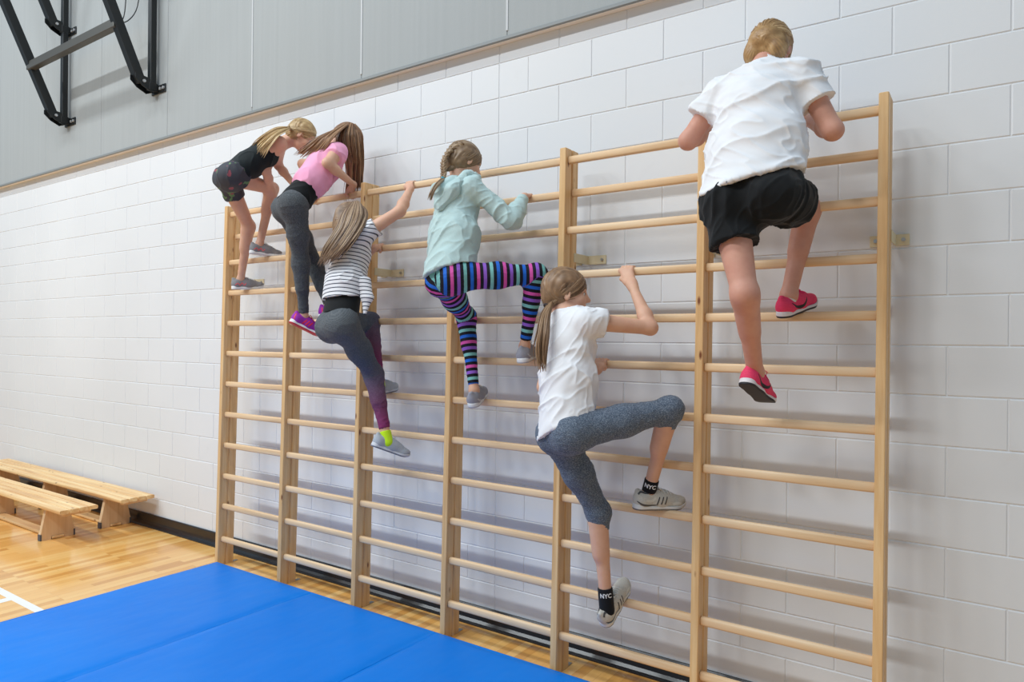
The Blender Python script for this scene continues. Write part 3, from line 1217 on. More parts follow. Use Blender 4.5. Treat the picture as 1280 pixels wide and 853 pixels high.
# ------------------------------------------------------------------ hair
def catmull(pts, n):
    pts = [A3(p) for p in pts]
    out = []
    for i in range(len(pts) - 1):
        p0, p1, p2, p3 = [pts[max(0, min(len(pts) - 1, i + k))] for k in (-1, 0, 1, 2)]
        for q in range(n):
            t = q / n
            out.append(.5 * ((2 * p1) + (p2 - p0) * t + (2 * p0 - 5 * p1 + 4 * p2 - p3) * t * t + (3 * p1 - p0 - 3 * p2 + p3) * t ** 3))
    out.append(pts[-1])
    return out


class Locks:
    def __init__(s):
        s.V, s.F, s.A = [], [], []
        s.n = 0

    def add(s, pts, rad, tone, ratio=.55, side=None, ns=6):
        b = MB()
        b.tube([Vector(p) for p in pts], rad, ns, ratio, side)
        s.V += [tuple(v) for v in b.v]
        s.F += [tuple(i + s.n for i in f) for f in b.f]
        s.A += [tone] * len(b.v)
        s.n += len(b.v)

    def build(s, name, mat, parent):
        return mesh_obj(name, s.V, s.F, mat, parent, smooth=True, attrs={'strand': s.A})


def hair_cap(F_, rt, mat, name='hair', grow=.010, front=.040, low=-.030, extra=None, flow=None):
    """hair volume on the skull, open over the face"""
    c, r, f, u = head_frame(F_.J['head'], F_.hf, F_.hu)
    s = F_.hs
    T = lambda x, y, z: c + s * (r * x + f * y + u * z)
    ax = (r, f, u)
    pr = [ell(T(0, -.014, .030), ((.074 + grow) * s, (.094 + grow) * s, (.086 + grow) * s), .01, ax),
          ell(T(0, -.045, -.020), ((.060 + grow) * s, (.055 + grow) * s, (.055 + grow) * s), .03, ax)]
    if extra: pr += extra(T, ax, s)
    # open over the face and round the ears
    pr.append(ell(T(0, .100, -.035), (.074 * s, .078 * s, .092 * s), .012, ax, op='sub'))
    for sg in (-1, 1):
        pr.append(ell(T(sg * .085, .014, -.028), (.030 * s, .034 * s, .042 * s), .010, ax, op='sub'))
    def tone(V):
        return .42 + .3 * vnoise(V * np.array([60, 60, 60]), 3)
    def grooves(V, Q):
        N = vnormals(V, Q)
        # comb lines converge on the gathering point
        g = T(0, -.11, -.01) if flow is None else flow(T)
        d = V - g
        az = np.arctan2(d @ r, d @ u)
        return V + N * (.0016 * np.sin(az * 46 + 3 * vnoise(V * 25, 5)))[:, None]
    return soft(name, pr, mat, rt, h=.0035, attrs={'strand': tone}, post=grooves)


# ------------------------------------------------------------------ shoes
def shoe(rt, A, toe, up, L, mats, style='runner', name='shoe', logo=None, lr=1, wide=1.0):
    """A ankle joint, toe direction, up normal; L foot length"""
    t = unit(toe); n = A3(up); n = unit(n - t * (n @ t)); x = np.cross(t, n)
    k = L / .25
    O = A3(A) - n * .082 * k + t * 0.0
    M3 = np.stack([x, t, n])            # local -> world rows
    Wd = lambda p: O + np.asarray(p) * k @ M3
    wl = wide
    up_, sole_ = [], []
    up_ += [ell((0, -.035, .045), (.033 * wl, .036, .040), .02),
            seg((0, -.030, .035), (0, .06, .036), .034 * wl, .034 * wl, .03),
            seg((0, .05, .034), (.004 * lr, .125, .026), .036 * wl, .030 * wl, .03),
            ell((.003 * lr, .140, .024), (.036 * wl, .042, .026), .03),
            seg((0, .005, .078), (0, .095, .050), .026 * wl, .026 * wl, .03),
            seg((0, -.052, .06), (0, -.058, .086), .016, .011, .02),
            ell((0, -.004, .104), (.0265 * wl, .038, .036), .006, op='sub'),
            seg((-.1, 0, -.045), (.1, 0, -.045), .058, .058, .001, s=(0, 1, 0), wa=2, wb=2, op='sub')]
    sole_ += [seg((0, -.040, .012), (0, .03, .010), .036 * wl, .033 * wl, .02, s=(1, 0, 0), wa=.037 * wl, wb=.034 * wl),
              seg((0, .03, .010), (.005 * lr, .115, .010), .033 * wl, .040 * wl, .02),
              ell((.004 * lr, .138, .012), (.040 * wl, .048, .030), .02)]
    def flat(z0, z1, V):
        V = V.copy(); V[:, 2] = np.clip(V[:, 2], z0, z1); return V
    V, Q = sdf_mesh(up_, .0036, 1)
    V = V[:, :]
    V[:, 2] = np.maximum(V[:, 2], .013)
    rise = lambda V: V[:, 2] + np.clip(V[:, 1] - .11, 0, 1) ** 2 * 3.2
    V2 = V.copy(); V2[:, 2] = rise(V2)
    xw = V.copy()
    up_o = mesh_obj(name, O + V2 * k @ M3, Q, mats['upper'], rt, smooth=True, attrs={'sx': xw[:, 0], 'sy': xw[:, 1], 'sz': xw[:, 2]})
    WORLD_ORIGIN[up_o.name] = WORLD_ORIGIN[rt.name]
    from mathutils.bvhtree import BVHTree
    bvh = BVHTree.FromPolygons([Vector(v) for v in V2], [tuple(int(i) for i in q) for q in Q])
    def strip(path, widths, sgn, mat, nm, n=6, lift=.0012):
        pts = catmull([(0, p[0], p[1]) for p in path], n)
        ws = np.interp(np.linspace(0, 1, len(pts)), np.linspace(0, 1, len(widths)), widths)
        mb = MB(); rows = []
        for i, p in enumerate(pts):
            tg = unit(pts[min(i + 1, len(pts) - 1)] - pts[max(i - 1, 0)]); nn = np.array([0, -tg[2], tg[1]])
            row = []
            for e in (-.5, 0, .5):
                q = p + nn * e * ws[i]
                hit = bvh.ray_cast(Vector((sgn * .12, q[1], q[2])), Vector((-sgn, 0, 0)))
                h = hit[0] if hit[0] is not None else Vector((sgn * .03, q[1], q[2]))
                row.append(Wd((h.x + sgn * lift, h.y, h.z)))
                row.append(Wd((h.x - sgn * .002, h.y, h.z)))
            rows.append(row)
        V_ = [v for r_ in rows for v in r_]; F2 = []
        for i in range(len(rows) - 1):
            o0, o1 = i * 6, (i + 1) * 6
            for a_, b_ in ((0, 2), (2, 4), (4, 5), (5, 3), (3, 1), (1, 0)):
                F2.append((o0 + a_, o0 + b_, o1 + b_, o1 + a_))
        mb.add(V_, F2)
        return mb.build(nm, mat, up_o)
    V, Q = sdf_mesh(sole_, .0036, 1)
    V = flat(.0, .0225, V)
    th = .006 * np.sin(V[:, 1] * 60) * 0
    V[:, 2] += np.where(V[:, 2] > .02, np.clip(-(V[:, 1]) * .12, -.004, .006), 0)
    V[:, 2] = rise(V)
    so = mesh_obj('sole', O + V * k @ M3, Q, mats['sole'], up_o, smooth=True, attrs={'sz': V[:, 2], 'sy': V[:, 1]})
    b = MB()
    if 'lace' in mats:
        for i in range(5):
            y = .036 + i * .015
            pts = []
            for q, xx in enumerate((-.024, -.016, -.006, .006, .016, .024)):
                hit = bvh.ray_cast(Vector((xx, y + (q - 2.5) * .002, .2)), Vector((0, 0, -1)))
                zt = hit[0].z if hit[0] is not None else .07
                pts.append(Wd((xx, y + (q - 2.5) * .002, zt + .0012)))
            b.tube(pts, .0026 * k, 6, .7)
        for sg in (-1, 1):
            b.tube([Wd((0, .034, .096)), Wd((sg * .018, .028, .108)), Wd((sg * .032, .040, .100)), Wd((sg * .022, .052, .092)), Wd((0, .040, .094))], .0020 * k, 6)
            b.tube([Wd((0, .036, .096)), Wd((sg * .016, .056, .096)), Wd((sg * .030, .070, .074))], .0020 * k, 6)
        b.build('laces', mats['lace'], up_o, smooth=True)
    if logo: logo(strip)
    return up_o, Wd


# ------------------------------------------------------------------ socks with writing
def sock(rt, F_, sd, r0, r1, top, mat, name='sock', S=1.0, text=None, textmat=None, textdir=None):
    kn, an = A3(F_.J['kn' + sd]), A3(F_.J['an' + sd])
    d = unit(kn - an)
    pr = [seg(an - d * .03 * S, an + d * top, r0, r1, .01, cap=True)]
    o = soft(name, pr, mat, rt, h=.004)
    WORLD_ORIGIN[o.name] = WORLD_ORIGIN[rt.name]
    if text:
        cu = bpy.data.curves.new('sock_text', 'FONT')
        cu.body = text; cu.size = .027; cu.align_x = 'CENTER'; cu.align_y = 'CENTER'; cu.extrude = .0006; cu.resolution_u = 3; cu.offset = .0007
        to = bpy.data.objects.new('sock_text', cu)
        COL.objects.link(to)
        dg = bpy.context.evaluated_depsgraph_get()
        me = bpy.data.meshes.new_from_object(to.evaluated_get(dg))
        bpy.data.objects.remove(to)
        td = unit(textdir); td = unit(td - d * (td @ d)); sdv = np.cross(d, td)
        R_ = (r0 + r1) / 2 + .0022
        c0 = an + d * (top * .62)
        V = []
        for v in me.vertices:
            a = v.co.x / R_
            V.append(c0 + d * v.co.y + (td * math.cos(a) + sdv * math.sin(a)) * (R_ + v.co.z))
        mesh_obj('lettering', V, [tuple(p.vertices) for p in me.polygons], textmat, o)
    return o

# ------------------------------------------------------------------ where hands and feet meet the rungs
def rung_at(x, y):
    best = None
    for k in range(12):
        p = P(x, y, rung_y(k))
        e = abs(p.z - RZ[k])
        if best is None or e < best[0]: best = (e, k, p.x)
    return Vector((best[2], rung_y(best[1]), RZ[best[1]])), best[1]


def stand(x, y, t, n, L, yloc=.11):
    """ankle joint of a foot whose ball rests on the rung seen at (x, y)"""
    C, k = rung_at(x, y)
    t = Vector(unit(t)); n = Vector(n); n = (n - t * n.dot(t)).normalized()
    q = L / .25
    return C + Vector((0, 0, .0205)) - t * (yloc * q) + n * (.082 * q)


def dirs(F_):
    J = F_.J
    pel, che = A3(J['pel']), A3(J['che'])
    up = unit(che - pel)
    fw = unit(np.cross(up, A3(J['rs'])))
    return up, fw


SKIN1 = skin_mat('skin_rosy', (214, 160, 138), (204, 146, 126))
SKIN2 = skin_mat('skin_fair', (226, 180, 152), (216, 166, 140))


def grip_pose(F_, sd, rc, wr, phk, s, R=.0185):
    return hand_prims(wr, rc, 1 if sd == 'R' else -1, s, phk, R=R)


def person(F_, label, hands, skin, extra=None):
    pel = F_.J['pel']
    pr = body_prims(F_)
    for hnd in hands: pr += hnd
    V, Q = sdf_mesh(pr, .0045, 1)
    o = mesh_obj('person', V, Q, skin, None, smooth=True, origin=pel)
    tag(o, label, 'person', 'children climbing the wall bars')
    return o


# ================================================================== A  climber in white T-shirt and black shorts
tR_A = (.30, .88, .26); tL_A = (.20, .86, -.40)
LA = .235
hcR, _ = rung_at(1003, 148); hcL, _ = rung_at(898, 163)
A_ = pose(.93, 1.06, (940, 246, -.60), (950, 107, -.47), (963, 67, -.375), (.05, .86, -.5), (0, .5, .86), (1, .02, .07), (1, .0, .04),
          P(1012, 151, -.285), (1041, 163), P(893, 160, -.29), (860, 176),
          stand(995, 395, tR_A, (.0, -.3, 1), LA, .05), (1010, 262), P(944, 466, -.43), (931, 368), hw=.095, sw=.166, name='A')
A_.hs = .97; A_.lg = .91; A_.sg = .88
hR = hand_prims(A_.J['wrR'], hcR, 1, .93, 140)
hL = hand_prims(A_.J['wrL'], hcL, -1, .93, 140)
pA = person(A_, 'climber in loose white T-shirt and black shorts with bright pink trainers, seen from behind', (hR, hL), SKIN1)

# ================================================================== B  girl in white T-shirt and grey capri leggings
tR_B = (.66, .75, -.02); tL_B = (.12, .78, .62)
LB = .245
hcR, _ = rung_at(786, 338); hcL, _ = rung_at(752, 458)
B_ = pose(.99, .86, (708, 535, -.62), (711, 405, -.52), (708, 368, -.46), (.80, .60, -.02), (0.02, .08, 1), (.86, -.45, .14), (.88, -.46, .06),
          P(791, 359, -.30), (813, 410), P(746, 463, -.31), (680, 484),
          stand(828, 640, tR_B, (-.1, -.1, 1), LB, .07), (838, 512), stand(776, 748, tL_B, (0, -.7, .75), LB, .10), (748, 640), hw=.076, sw=.146, name='B')
B_.hs = 1.01; B_.lg = .90; B_.sg = .97
hR = hand_prims(B_.J['wrR'], hcR, 1, .92, 172)
hL = hand_prims(B_.J['wrL'], hcL, -1, .92, 165)
pB = person(B_, 'girl with long ponytail, white T-shirt and grey knee-length leggings, lowest on the bars', (hR, hL), SKIN2)

# ================================================================== C  girl in pale hoodie and striped leggings
tR_C = (-.25, .93, .14); tL_C = (-.33, .90, .26)
LC = .225
hcR, _ = rung_at(660, 239); hcL, _ = rung_at(572, 262)
C_ = pose(.83, .93, (563, 345, -.60), (573, 240, -.46), (581, 204, -.40), (.42, .86, -.28), (.06, .30, .95), (.93, -.30, .08), (.93, -.34, .02),
          P(655, 246, -.28), (640, 276), P(568, 266, -.285), (550, 285),
          stand(664, 450, tR_C, (0, -.2, 1), LC, .10), (671, 343), stand(601, 507, tL_C, (0, -.2, 1), LC, .10), (583, 396), hw=.085, sw=.16, name='C')
C_.hs = .91; C_.lg = .86; C_.sg = .86
hR = hand_prims(C_.J['wrR'], hcR, 1, .82, 150)
hL = hand_prims(C_.J['wrL'], hcL, -1, .82, 165)
pC = person(C_, 'girl with a braid, mint hooded top and leggings striped black, blue, pink and purple', (hR, hL), SKIN2)

# ================================================================== D  girl in striped T-shirt
tR_D = (.48, .80, -.38); tL_D = (-.12, .95, .08)
LD = .225
hcR, _ = rung_at(515, 225); hcL, _ = rung_at(475, 306)
D_ = pose(.87, .97, (424, 404, -.60), (441, 302, -.47), (441, 277, -.40), (.40, .90, -.05), (.0, .2, 1), (.95, -.25, .03), (.93, -.25, .20),
          P(513, 236, -.265), (500, 264), P(468, 310, -.29), (447, 330),
          P(483, 547, -.40), (467, 468), stand(487, 492, tL_D, (0, -.2, 1), LD, .10), (463, 402), hw=.085, sw=.16, name='D')
D_.hs = .91; D_.lg = .86; D_.sg = .86
hR = hand_prims(D_.J['wrR'], hcR, 1, .84, 190)
hL = hand_prims(D_.J['wrL'], hcL, -1, .84, 165)
pD = person(D_, 'girl with loose hair, striped T-shirt and grey leggings fading to plum', (hR, hL), SKIN2)

# ================================================================== E  girl in pink top, bent over the top rung
tR_E = (.36, .78, -.42); tL_E = (.3, .93, 0)
LE = .225
hcR, _ = rung_at(440, 238); hcL, _ = rung_at(394, 248)
E_ = pose(.82, .95, (366, 257, -.55), (414, 196, -.33), (434, 176, -.22), (.35, .55, -.76), (.35, .72, .60), (.93, -.30, .05), (.92, -.38, -.02),
          P(442, 231, -.245), P(409, 204, -.47), P(391, 240, -.26), (378, 205),
          P(380, 396, -.41), (376, 328), stand(428, 404, tL_E, (0, -.2, 1), LE, .10), (394, 333), hw=.085, sw=.15, name='E')
E_.hs = .90; E_.lg = .86; E_.sg = .86
hR = hand_prims(E_.J['wrR'], hcR, 1, .80, 120)
hL = hand_prims(E_.J['wrL'], hcL, -1, .80, 120)
pE = person(E_, 'girl in pink top over black, grey leggings and purple trainers, long hair hanging down', (hR, hL), SKIN2)

# ================================================================== F  girl in black top and shorts, far left
tR_F = (.34, .93, -.06); tL_F = (.42, .9, .06)
LF = .215
hcR, _ = rung_at(374, 246); hcL, _ = rung_at(345, 252)
F6 = pose(.80, .95, (290, 222, -.55), (343, 184, -.34), (377, 170, -.22), (.55, .62, -.55), (.45, .42, .78), (.93, -.33, -.02), (.92, -.38, -.05),
          P(368, 232, -.25), (348, 207), P(341, 240, -.26), (333, 215),
          stand(336, 322, tR_F, (0, -.1, 1), LF, .08), (340, 236), stand(311, 364, tL_F, (0, -.1, 1), LF, .06), (311, 283), hw=.085, sw=.15, name='F')
F6.hs = .89
hR = hand_prims(F6.J['wrR'], hcR, 1, .78, 120)
hL = hand_prims(F6.J['wrL'], hcL, -1, .78, 120)
pF = person(F6, 'girl in black top and patterned shorts bent over the top rung at the left end', (hR, hL), SKIN2)
PEOPLE = [(A_, pA), (B_, pB), (C_, pC), (D_, pD), (E_, pE), (F6, pF)]

# ------------------------------------------------------------------ clothes
def pxline(p1, p2, Y, flip=1):
    """plane of a hem seen as the line p1-p2; returns a point on it and the normal pointing down"""
    a, b = A3(P(p1[0], p1[1], Y)), A3(P(p2[0], p2[1], Y))
    n = np.cross(unit(b - a), [0, 1, 0])
    if n[2] > 0: n = -n
    return (a + b) / 2, n * flip


def leg_prims(F_, off, cutR=1.0, cutL=1.0, k=.035, top=.30, waist=.132, low_off=None):
    """close-fitting leggings: cut 1.0 ends at the ankle, 0.5 at mid shin ...; values are fractions of the shin"""
    J, S, g = F_.J, F_.S, F_.g
    pel, che = A3(J['pel']), A3(J['che'])
    up = unit(che - pel); rp = A3(J['rp'])
    bk = -unit(np.cross(up, rp))
    ws = pel + (che - pel) * top
    out = [seg(pel - up * .03 * S, ws, .100 * g + off, .086 * g + off, .05, s=rp, wa=.146 * g + off, wb=waist * g + off, cap=True)]
    for m, sd, cut in ((1, 'R', cutR), (-1, 'L', cutL)):
        hip, kn, an = A3(J['hip' + sd]), A3(J['kn' + sd]), A3(J['an' + sd])
        th = unit(kn - hip)
        out.append(ell(hip + bk * .030 * g - up * .012 * S - rp * m * .006, (.086 * g + off, .080 * g + off, .088 * g + off), .045))
        out.append(seg(hip, hip * .5 + kn * .5, .088 * g + off, .074 * g + off, k))
        out.append(seg(hip * .5 + kn * .5, kn, .074 * g + off, .0525 * g + off, k))
        if cut > 0:
            e = kn + (an - kn) * cut
            d = unit(an - kn)
            thb = -th - d * (d @ -th); cb = unit(thb) if np.linalg.norm(thb) > .15 else unit(bk - d * (bk @ d))
            r1 = .0475 + (.0315 - .0475) * cut
            out.append(seg(kn, e, .0500 * g + off, r1 * g + off, .045, cap=True))
            if cut > .6: out.append(seg(kn + d * .05 * S + cb * .012 * S, kn + d * .19 * S + cb * .014 * S, .044 * g + off, .034 * g + off, .04))
        out.append(ell(kn, (.0515 * g + off,) * 3, .03))
        if 0 < cut < .5: out.append(seg(e, e + unit(an - kn) * .16, .085, .085, .003, capa=True, op='sub'))
    return out


def legparam(F_):
    J = F_.J
    def fn(V):
        return chain_param(V, [(0, (J['hip' + sd], J['kn' + sd], J['an' + sd])) for sd in 'RL'])
    return fn


def shirt_prims(F_, off, hem, wide, deep, sl=.4, slr=None, slr2=None, k=.04, long=False, sl_end=None, mid_w=None, mid_d=None, shr=.052):
    """hem (point, normal); wide/deep half sizes at the hem; sl sleeve length as a fraction of the upper arm"""
    J, S, g = F_.J, F_.S, F_.g
    pel, che = A3(J['pel']), A3(J['che'])
    up = unit(che - pel); rs = A3(J['rs']); rp = A3(J['rp'])
    hp, hn = hem
    L = (hp - che) @ -up
    hc = che - up * L
    hc = hc + (pel - hc - up * ((pel - hc) @ up)) * 1.0
    end = hc - up * .16
    ws = che * .45 + pel * .55
    cap = dict(cap=True, capn=hn)
    mw = mid_w or .128 * g + off; md = mid_d or .090 * g + off
    out = [seg(che - up * .09 * S, ws, .100 * g + off, md, k, s=rs, wa=.138 * g + off, wb=mw)]
    a = ws; b = end
    q = seg(a, b, md, deep, k, s=unit(rp + rs), wa=mw, wb=wide, cap=True, capn=hn)
    # shift the cut to the hem plane
    q['capp'] = hp
    out.append(q)
    out.append(seg(che - up * .09 * S, che - up * .005 * S, .100 * g + off, .066 * g + off, k, s=rs, wa=.138 * g + off, wb=.125 * g + off))
    out.append(seg(J['shL'] * .92 + J['che'] * .08, J['shR'] * .92 + J['che'] * .08, shr * g + off, shr * g + off, .045))
    out.append(seg(che + up * .015 * S, che + up * .055 * S, .062 * g + off * .6, .056 * g + off * .5, .02, cap=True))
    for sd in 'RL':
        sh, el, wr = A3(J['sh' + sd]), A3(J['el' + sd]), A3(J['wr' + sd])
        r1 = slr or .052 * g + off; r2 = slr2 or r1
        if long:
            out.append(seg(sh, el, r1, .042 * g + off, .03))
            e = el + (wr - el) * sl
            out.append(seg(el, el * .5 + e * .5, .042 * g + off, .038 * g + off, .02))
            out.append(seg(el * .5 + e * .5, e, .037 * g + off * .9, .027 * g + off * .7, .02, cap=True))
        elif sl > 0:
            out.append(seg(sh, sh + (el - sh) * sl, r1, r2, .025, cap=True))
    return out


_pe = prim_eval
def prim_eval(p, X, Y, Z):
    if p.get('capp') is not None:
        n, b = p['capn'], p['capp']
        q = dict(p); q['cap'] = False; q['capp'] = None
        return np.maximum(_pe(q, X, Y, Z), (X - b[0]) * n[0] + (Y - b[1]) * n[1] + (Z - b[2]) * n[2])
    return _pe(p, X, Y, Z)


def hemcut(prims, hem, axis_pts, depth=.05):
    """hollow the lower opening so that the cloth reads as a layer"""
    return prims


def torso_axis(F_):
    J = F_.J
    up = unit(A3(J['che']) - A3(J['pel'])); p0 = A3(J['pel'])
    return lambda V: (V - p0) @ up


def guides_hair(rt, mat, guides, n, rad, jit=.006, name='hair', tone=(.2, .9), seed=1, taper=.35, ratio=.6, res=5, lump=0):
    """locks blended between neighbouring guide curves, each a list of world points"""
    rg = random.Random(seed)
    G = [catmull(g, res) for g in guides]
    m = min(len(g) for g in G)
    G = [g[:m] for g in G]
    L = Locks()
    for i in range(n):
        u = (i + rg.random()) / n * (len(G) - 1)
        a = min(int(u), len(G) - 2); w_ = u - a
        o = np.array([rg.gauss(0, 1) for _ in range(3)]) * jit
        o2 = np.array([rg.gauss(0, 1) for _ in range(3)]) * jit
        end = 1 - rg.random() ** 2 * .16
        mm = max(4, int(m * end))
        pts = []
        for q in range(mm):
            t = q / (m - 1)
            p = G[a][q] * (1 - w_) + G[a + 1][q] * w_
            wob = np.array([math.sin(7 * t + i), math.sin(6 * t + 2 * i), math.sin(5 * t + i * .7)]) * jit * .5 * t
            pts.append(p + o * (.35 + .65 * t) + o2 * t * t + wob)
        rr = rad * rg.uniform(.7, 1.25)
        rads = [rr * (.75 + .25 * min(1, q / 3)) * (1 - (1 - taper * .3) * max(0, (q / (mm - 1) - .45) / .55) ** 1.6) for q in range(mm)]
        L.add(pts, rads, rg.uniform(*tone), ratio=ratio, side=(rg.gauss(0, 1), rg.gauss(0, 1), rg.gauss(0, 1)))
    return L.build(name, mat, rt)


def comb(F_, tie, n=90, spread=1.0, rad=.0042, seed=3, tone=(.15, .95), lo=-.03):
    """hair combed over the skull from the hairline to the tie point; returns a Locks"""
    c, r, f, u = head_frame(F_.J['head'], F_.hf, F_.hu)
    s = F_.hs
    rg = random.Random(seed)
    L = Locks()
    cc = np.array([0, -.014, .030]); R3 = np.array([.0835, .1035, .0955])
    tl = np.array([(A3(tie) - c) @ r, (A3(tie) - c) @ f, (A3(tie) - c) @ u]) / s
    td = unit((tl - cc) / R3)
    for i in range(n):
        az = (i + rg.random()) / n * 2 * math.pi
        # hairline: forehead high, temples, ears, nape
        front = max(0, math.cos(az)); back = max(0, -math.cos(az))
        el = math.radians(14 + 26 * front ** 2 - 44 * back - 6 * abs(math.sin(az)))
        d0 = unit([math.sin(az) * math.cos(el), math.cos(az) * math.cos(el), math.sin(el)])
        om = math.acos(max(-1, min(1, d0 @ td)))
        if om < .15: continue
        st = rg.uniform(0, .35) if rg.random() < .5 else 0
        pts = []
        m = 10
        for q in range(m):
            t = st + (1 - st) * q / (m - 1)
            v = (math.sin((1 - t) * om) * d0 + math.sin(t * om) * td) / math.sin(om)
            lift = 1.0 + .015 * math.sin(math.pi * t) + rg.uniform(-.006, .008)
            p = cc + v * R3 * lift
            if t > .8: p = p * (1 - (t - .8) / .2) + tl * ((t - .8) / .2) if q == m - 1 else p
            pts.append(c + s * (r * p[0] + f * p[1] + u * p[2]))
        rr = rad * rg.uniform(.7, 1.2)
        L.add(pts, [rr * .5] + [rr] * (m - 2) + [rr * .9], rg.uniform(*tone), ratio=.5, side=pts[4] - c)
    return L


def GP(*a):
    return [P(*p) for p in a]


def parts_common(F_, o, skin):
    ear_eye_parts(F_, o)


def tie_band(rt, c, d, r, mat, name='hair_tie'):
    b = MB()
    d = unit(d); a = unit(np.cross(d, [.2, .5, .8])); e = np.cross(d, a)
    n1, n2, rr = 16, 8, .0045
    V, Fc = [], []
    for i in range(n1):
        t = 2 * math.pi * i / n1
        o = a * math.cos(t) + e * math.sin(t)
        for j in range(n2):
            q = 2 * math.pi * j / n2
            V.append(A3(c) + o * (r + rr * math.cos(q)) + d * rr * 1.4 * math.sin(q))
    for i in range(n1):
        for j in range(n2):
            Fc.append((i * n2 + j, i * n2 + (j + 1) % n2, ((i + 1) % n1) * n2 + (j + 1) % n2, ((i + 1) % n1) * n2 + j))
    b.add(V, Fc)
    return b.build(name, mat, rt, smooth=True)


WHITE_T = cloth('white_jersey', (236, 236, 238), 3, weave=420)
BLACK_C = cloth('black_sports_cloth', (22, 24, 26), 4, .8)
SOLE_W = plain('white_rubber_sole', (232, 232, 232), .55)
LACE_W = plain('white_lace', (226, 226, 222), .8)
BLK = plain('black_mark', (20, 18, 22), .5)


def upper_mat(name, c, c2, rough=.75):
    t = NT(name)
    v = t.coords()
    vo = t.n('ShaderNodeTexVoronoi'); vo.inputs['Scale'].default_value = 420
    t.l(v, vo.inputs['Vector'])
    t.l(t.mix(t.ramp(vo.outputs['Distance'], [(.1, (90, 90, 90)), (.6, (255, 255, 255))]), lin(c2), lin(c)), t.b.inputs['Base Color'])
    t.b.inputs['Roughness'].default_value = rough
    t.bump(vo.outputs['Distance'], .2, .0006)
    return t.m


def two_tone_sole(name, lowc, highc, at=.010):
    t = NT(name)
    m = t.n('ShaderNodeMath', operation='GREATER_THAN'); m.inputs[1].default_value = at
    t.l(t.attr('sz'), m.inputs[0])
    t.l(t.mix(m.outputs[0], lin(lowc), lin(highc)), t.b.inputs['Base Color'])
    t.b.inputs['Roughness'].default_value = .55
    return t.m


# ------------------------------------------------------------------ A
F_, o = A_, pA
parts_common(F_, o, SKIN1)
hem = pxline((873, 252), (1002, 208), -.62)
g = F_.g
soft('t_shirt', shirt_prims(F_, .020, hem, .222, .158, .52, .063 * g, .074 * g, mid_w=.172, mid_d=.122, shr=.049) + [seg(A3(A_.J['che']), A3(A_.J['che']) + (A3(A_.J['head']) - A3(A_.J['che'])) * .62, .075, .063, .03, cap=True)], WHITE_T, o, h=.005,
     folds=[dict(amp=.0075, axis=(1, .2, .35), along=3.2, across=12, seed=4), dict(amp=.0036, axis=(1, 0, -.5), along=5, across=26, seed=6)])
J, S = F_.J, F_.S
up, fw = dirs(F_); rp = A3(J['rp'])
pel = A3(J['pel'])
pr = [seg(pel - up * .02, pel + up * .10, .108 * g, .104 * g, .05, s=rp, wa=.156 * g, wb=.150 * g, cap=True)]
for sd, fr, ra, rb in (('R', .46, .094, .104), ('L', .46, .092, .092)):
    hip, kn = A3(J['hip' + sd]), A3(J['kn' + sd])
    pr.append(seg(hip + up * .01, hip + (kn - hip) * fr, ra * g, rb * g, .03, cap=True))
    pr.append(ell(hip - fw * .035, (.090 * g,) * 3, .05))
soft('shorts', pr, BLACK_C, o, h=.005, folds=[dict(amp=.007, axis=(.1, .1, 1), along=5, across=15, seed=11), dict(amp=.003, axis=(.5, .1, 1), along=7, across=30, seed=12)])
HA = hair_mat('hair_golden', (120, 86, 52), (180, 142, 96), (224, 192, 146))
hair_cap(F_, o, HA, extra=lambda T, ax, s: [ell(T(0, -.095, -.012), (.052 * s, .034 * s, .040 * s), .02, ax), ell(T(.05, -.05, -.045), (.036 * s, .045 * s, .050 * s), .02, ax), ell(T(-.05, -.05, -.045), (.036 * s, .045 * s, .050 * s), .02, ax)])
tie = A3(J['head']) + F_.hs * (-unit(F_.hf) * .120 - unit(F_.hu) * .005)
comb(F_, tie, 120, seed=8).build('hair_strands', HA, o)
PINK = upper_mat('pink_mesh_upper', (238, 62, 104), (206, 34, 84))
PINKL = plain('pink_lace', (236, 40, 110), .7)
SOLA = two_tone_sole('white_over_black_sole', (40, 36, 40), (222, 214, 214), .009)
def swoosh(strip):
    for sg in (-1, 1):
        strip([(-.038, .060), (-.012, .040), (.022, .030), (.050, .036), (.078, .060)], [.0015, .009, .015, .012, .001], sg, BLK, 'logo')
ankR, ankL = J['anR'], J['anL']
shoe(o, ankR, tR_A, (0, -.2, 1), LA, dict(upper=PINK, sole=SOLA, lace=PINKL), logo=swoosh)
shoe(o, ankL, tL_A, (0, .2, 1), LA, dict(upper=PINK, sole=SOLA, lace=PINKL), logo=swoosh, lr=-1)
SOCK_W = cloth('pale_sock', (222, 214, 208), 4)
sock(o, F_, 'R', .034 * g, .0345 * g, .022, SOCK_W)
sock(o, F_, 'L', .034 * g, .0345 * g, .022, SOCK_W)

# ------------------------------------------------------------------ B
F_, o = B_, pB; J = F_.J; g = F_.g; S = F_.S
parts_common(F_, o, SKIN2)
hem = pxline((684, 548), (756, 508), -.62)
soft('t_shirt', shirt_prims(F_, .016, hem, .150, .122, .28, .064 * g, .074 * g, mid_w=.138, mid_d=.108), WHITE_T, o, h=.0045,
     folds=[dict(amp=.0068, axis=(.8, -.3, .6), along=3.4, across=13, seed=21), dict(amp=.0030, axis=(.6, 0, .8), along=5, across=27, seed=23)])
HEA_B = cloth('grey_speckled_jersey', (92, 104, 120), heather=(170, (58, 68, 84), (142, 152, 164)), weave=600)
soft('leggings', leg_prims(F_, .004, .20, .20), HEA_B, o, h=.0045, attrs={'leg': legparam(F_)},
     folds=[dict(amp=.0016, axis=(1, .4, 0), along=8, across=40, seed=25)])
HB = hair_mat('hair_ash_brown', (88, 66, 48), (144, 112, 82), (192, 158, 124))
tie = A3(P(687, 382, -.575))
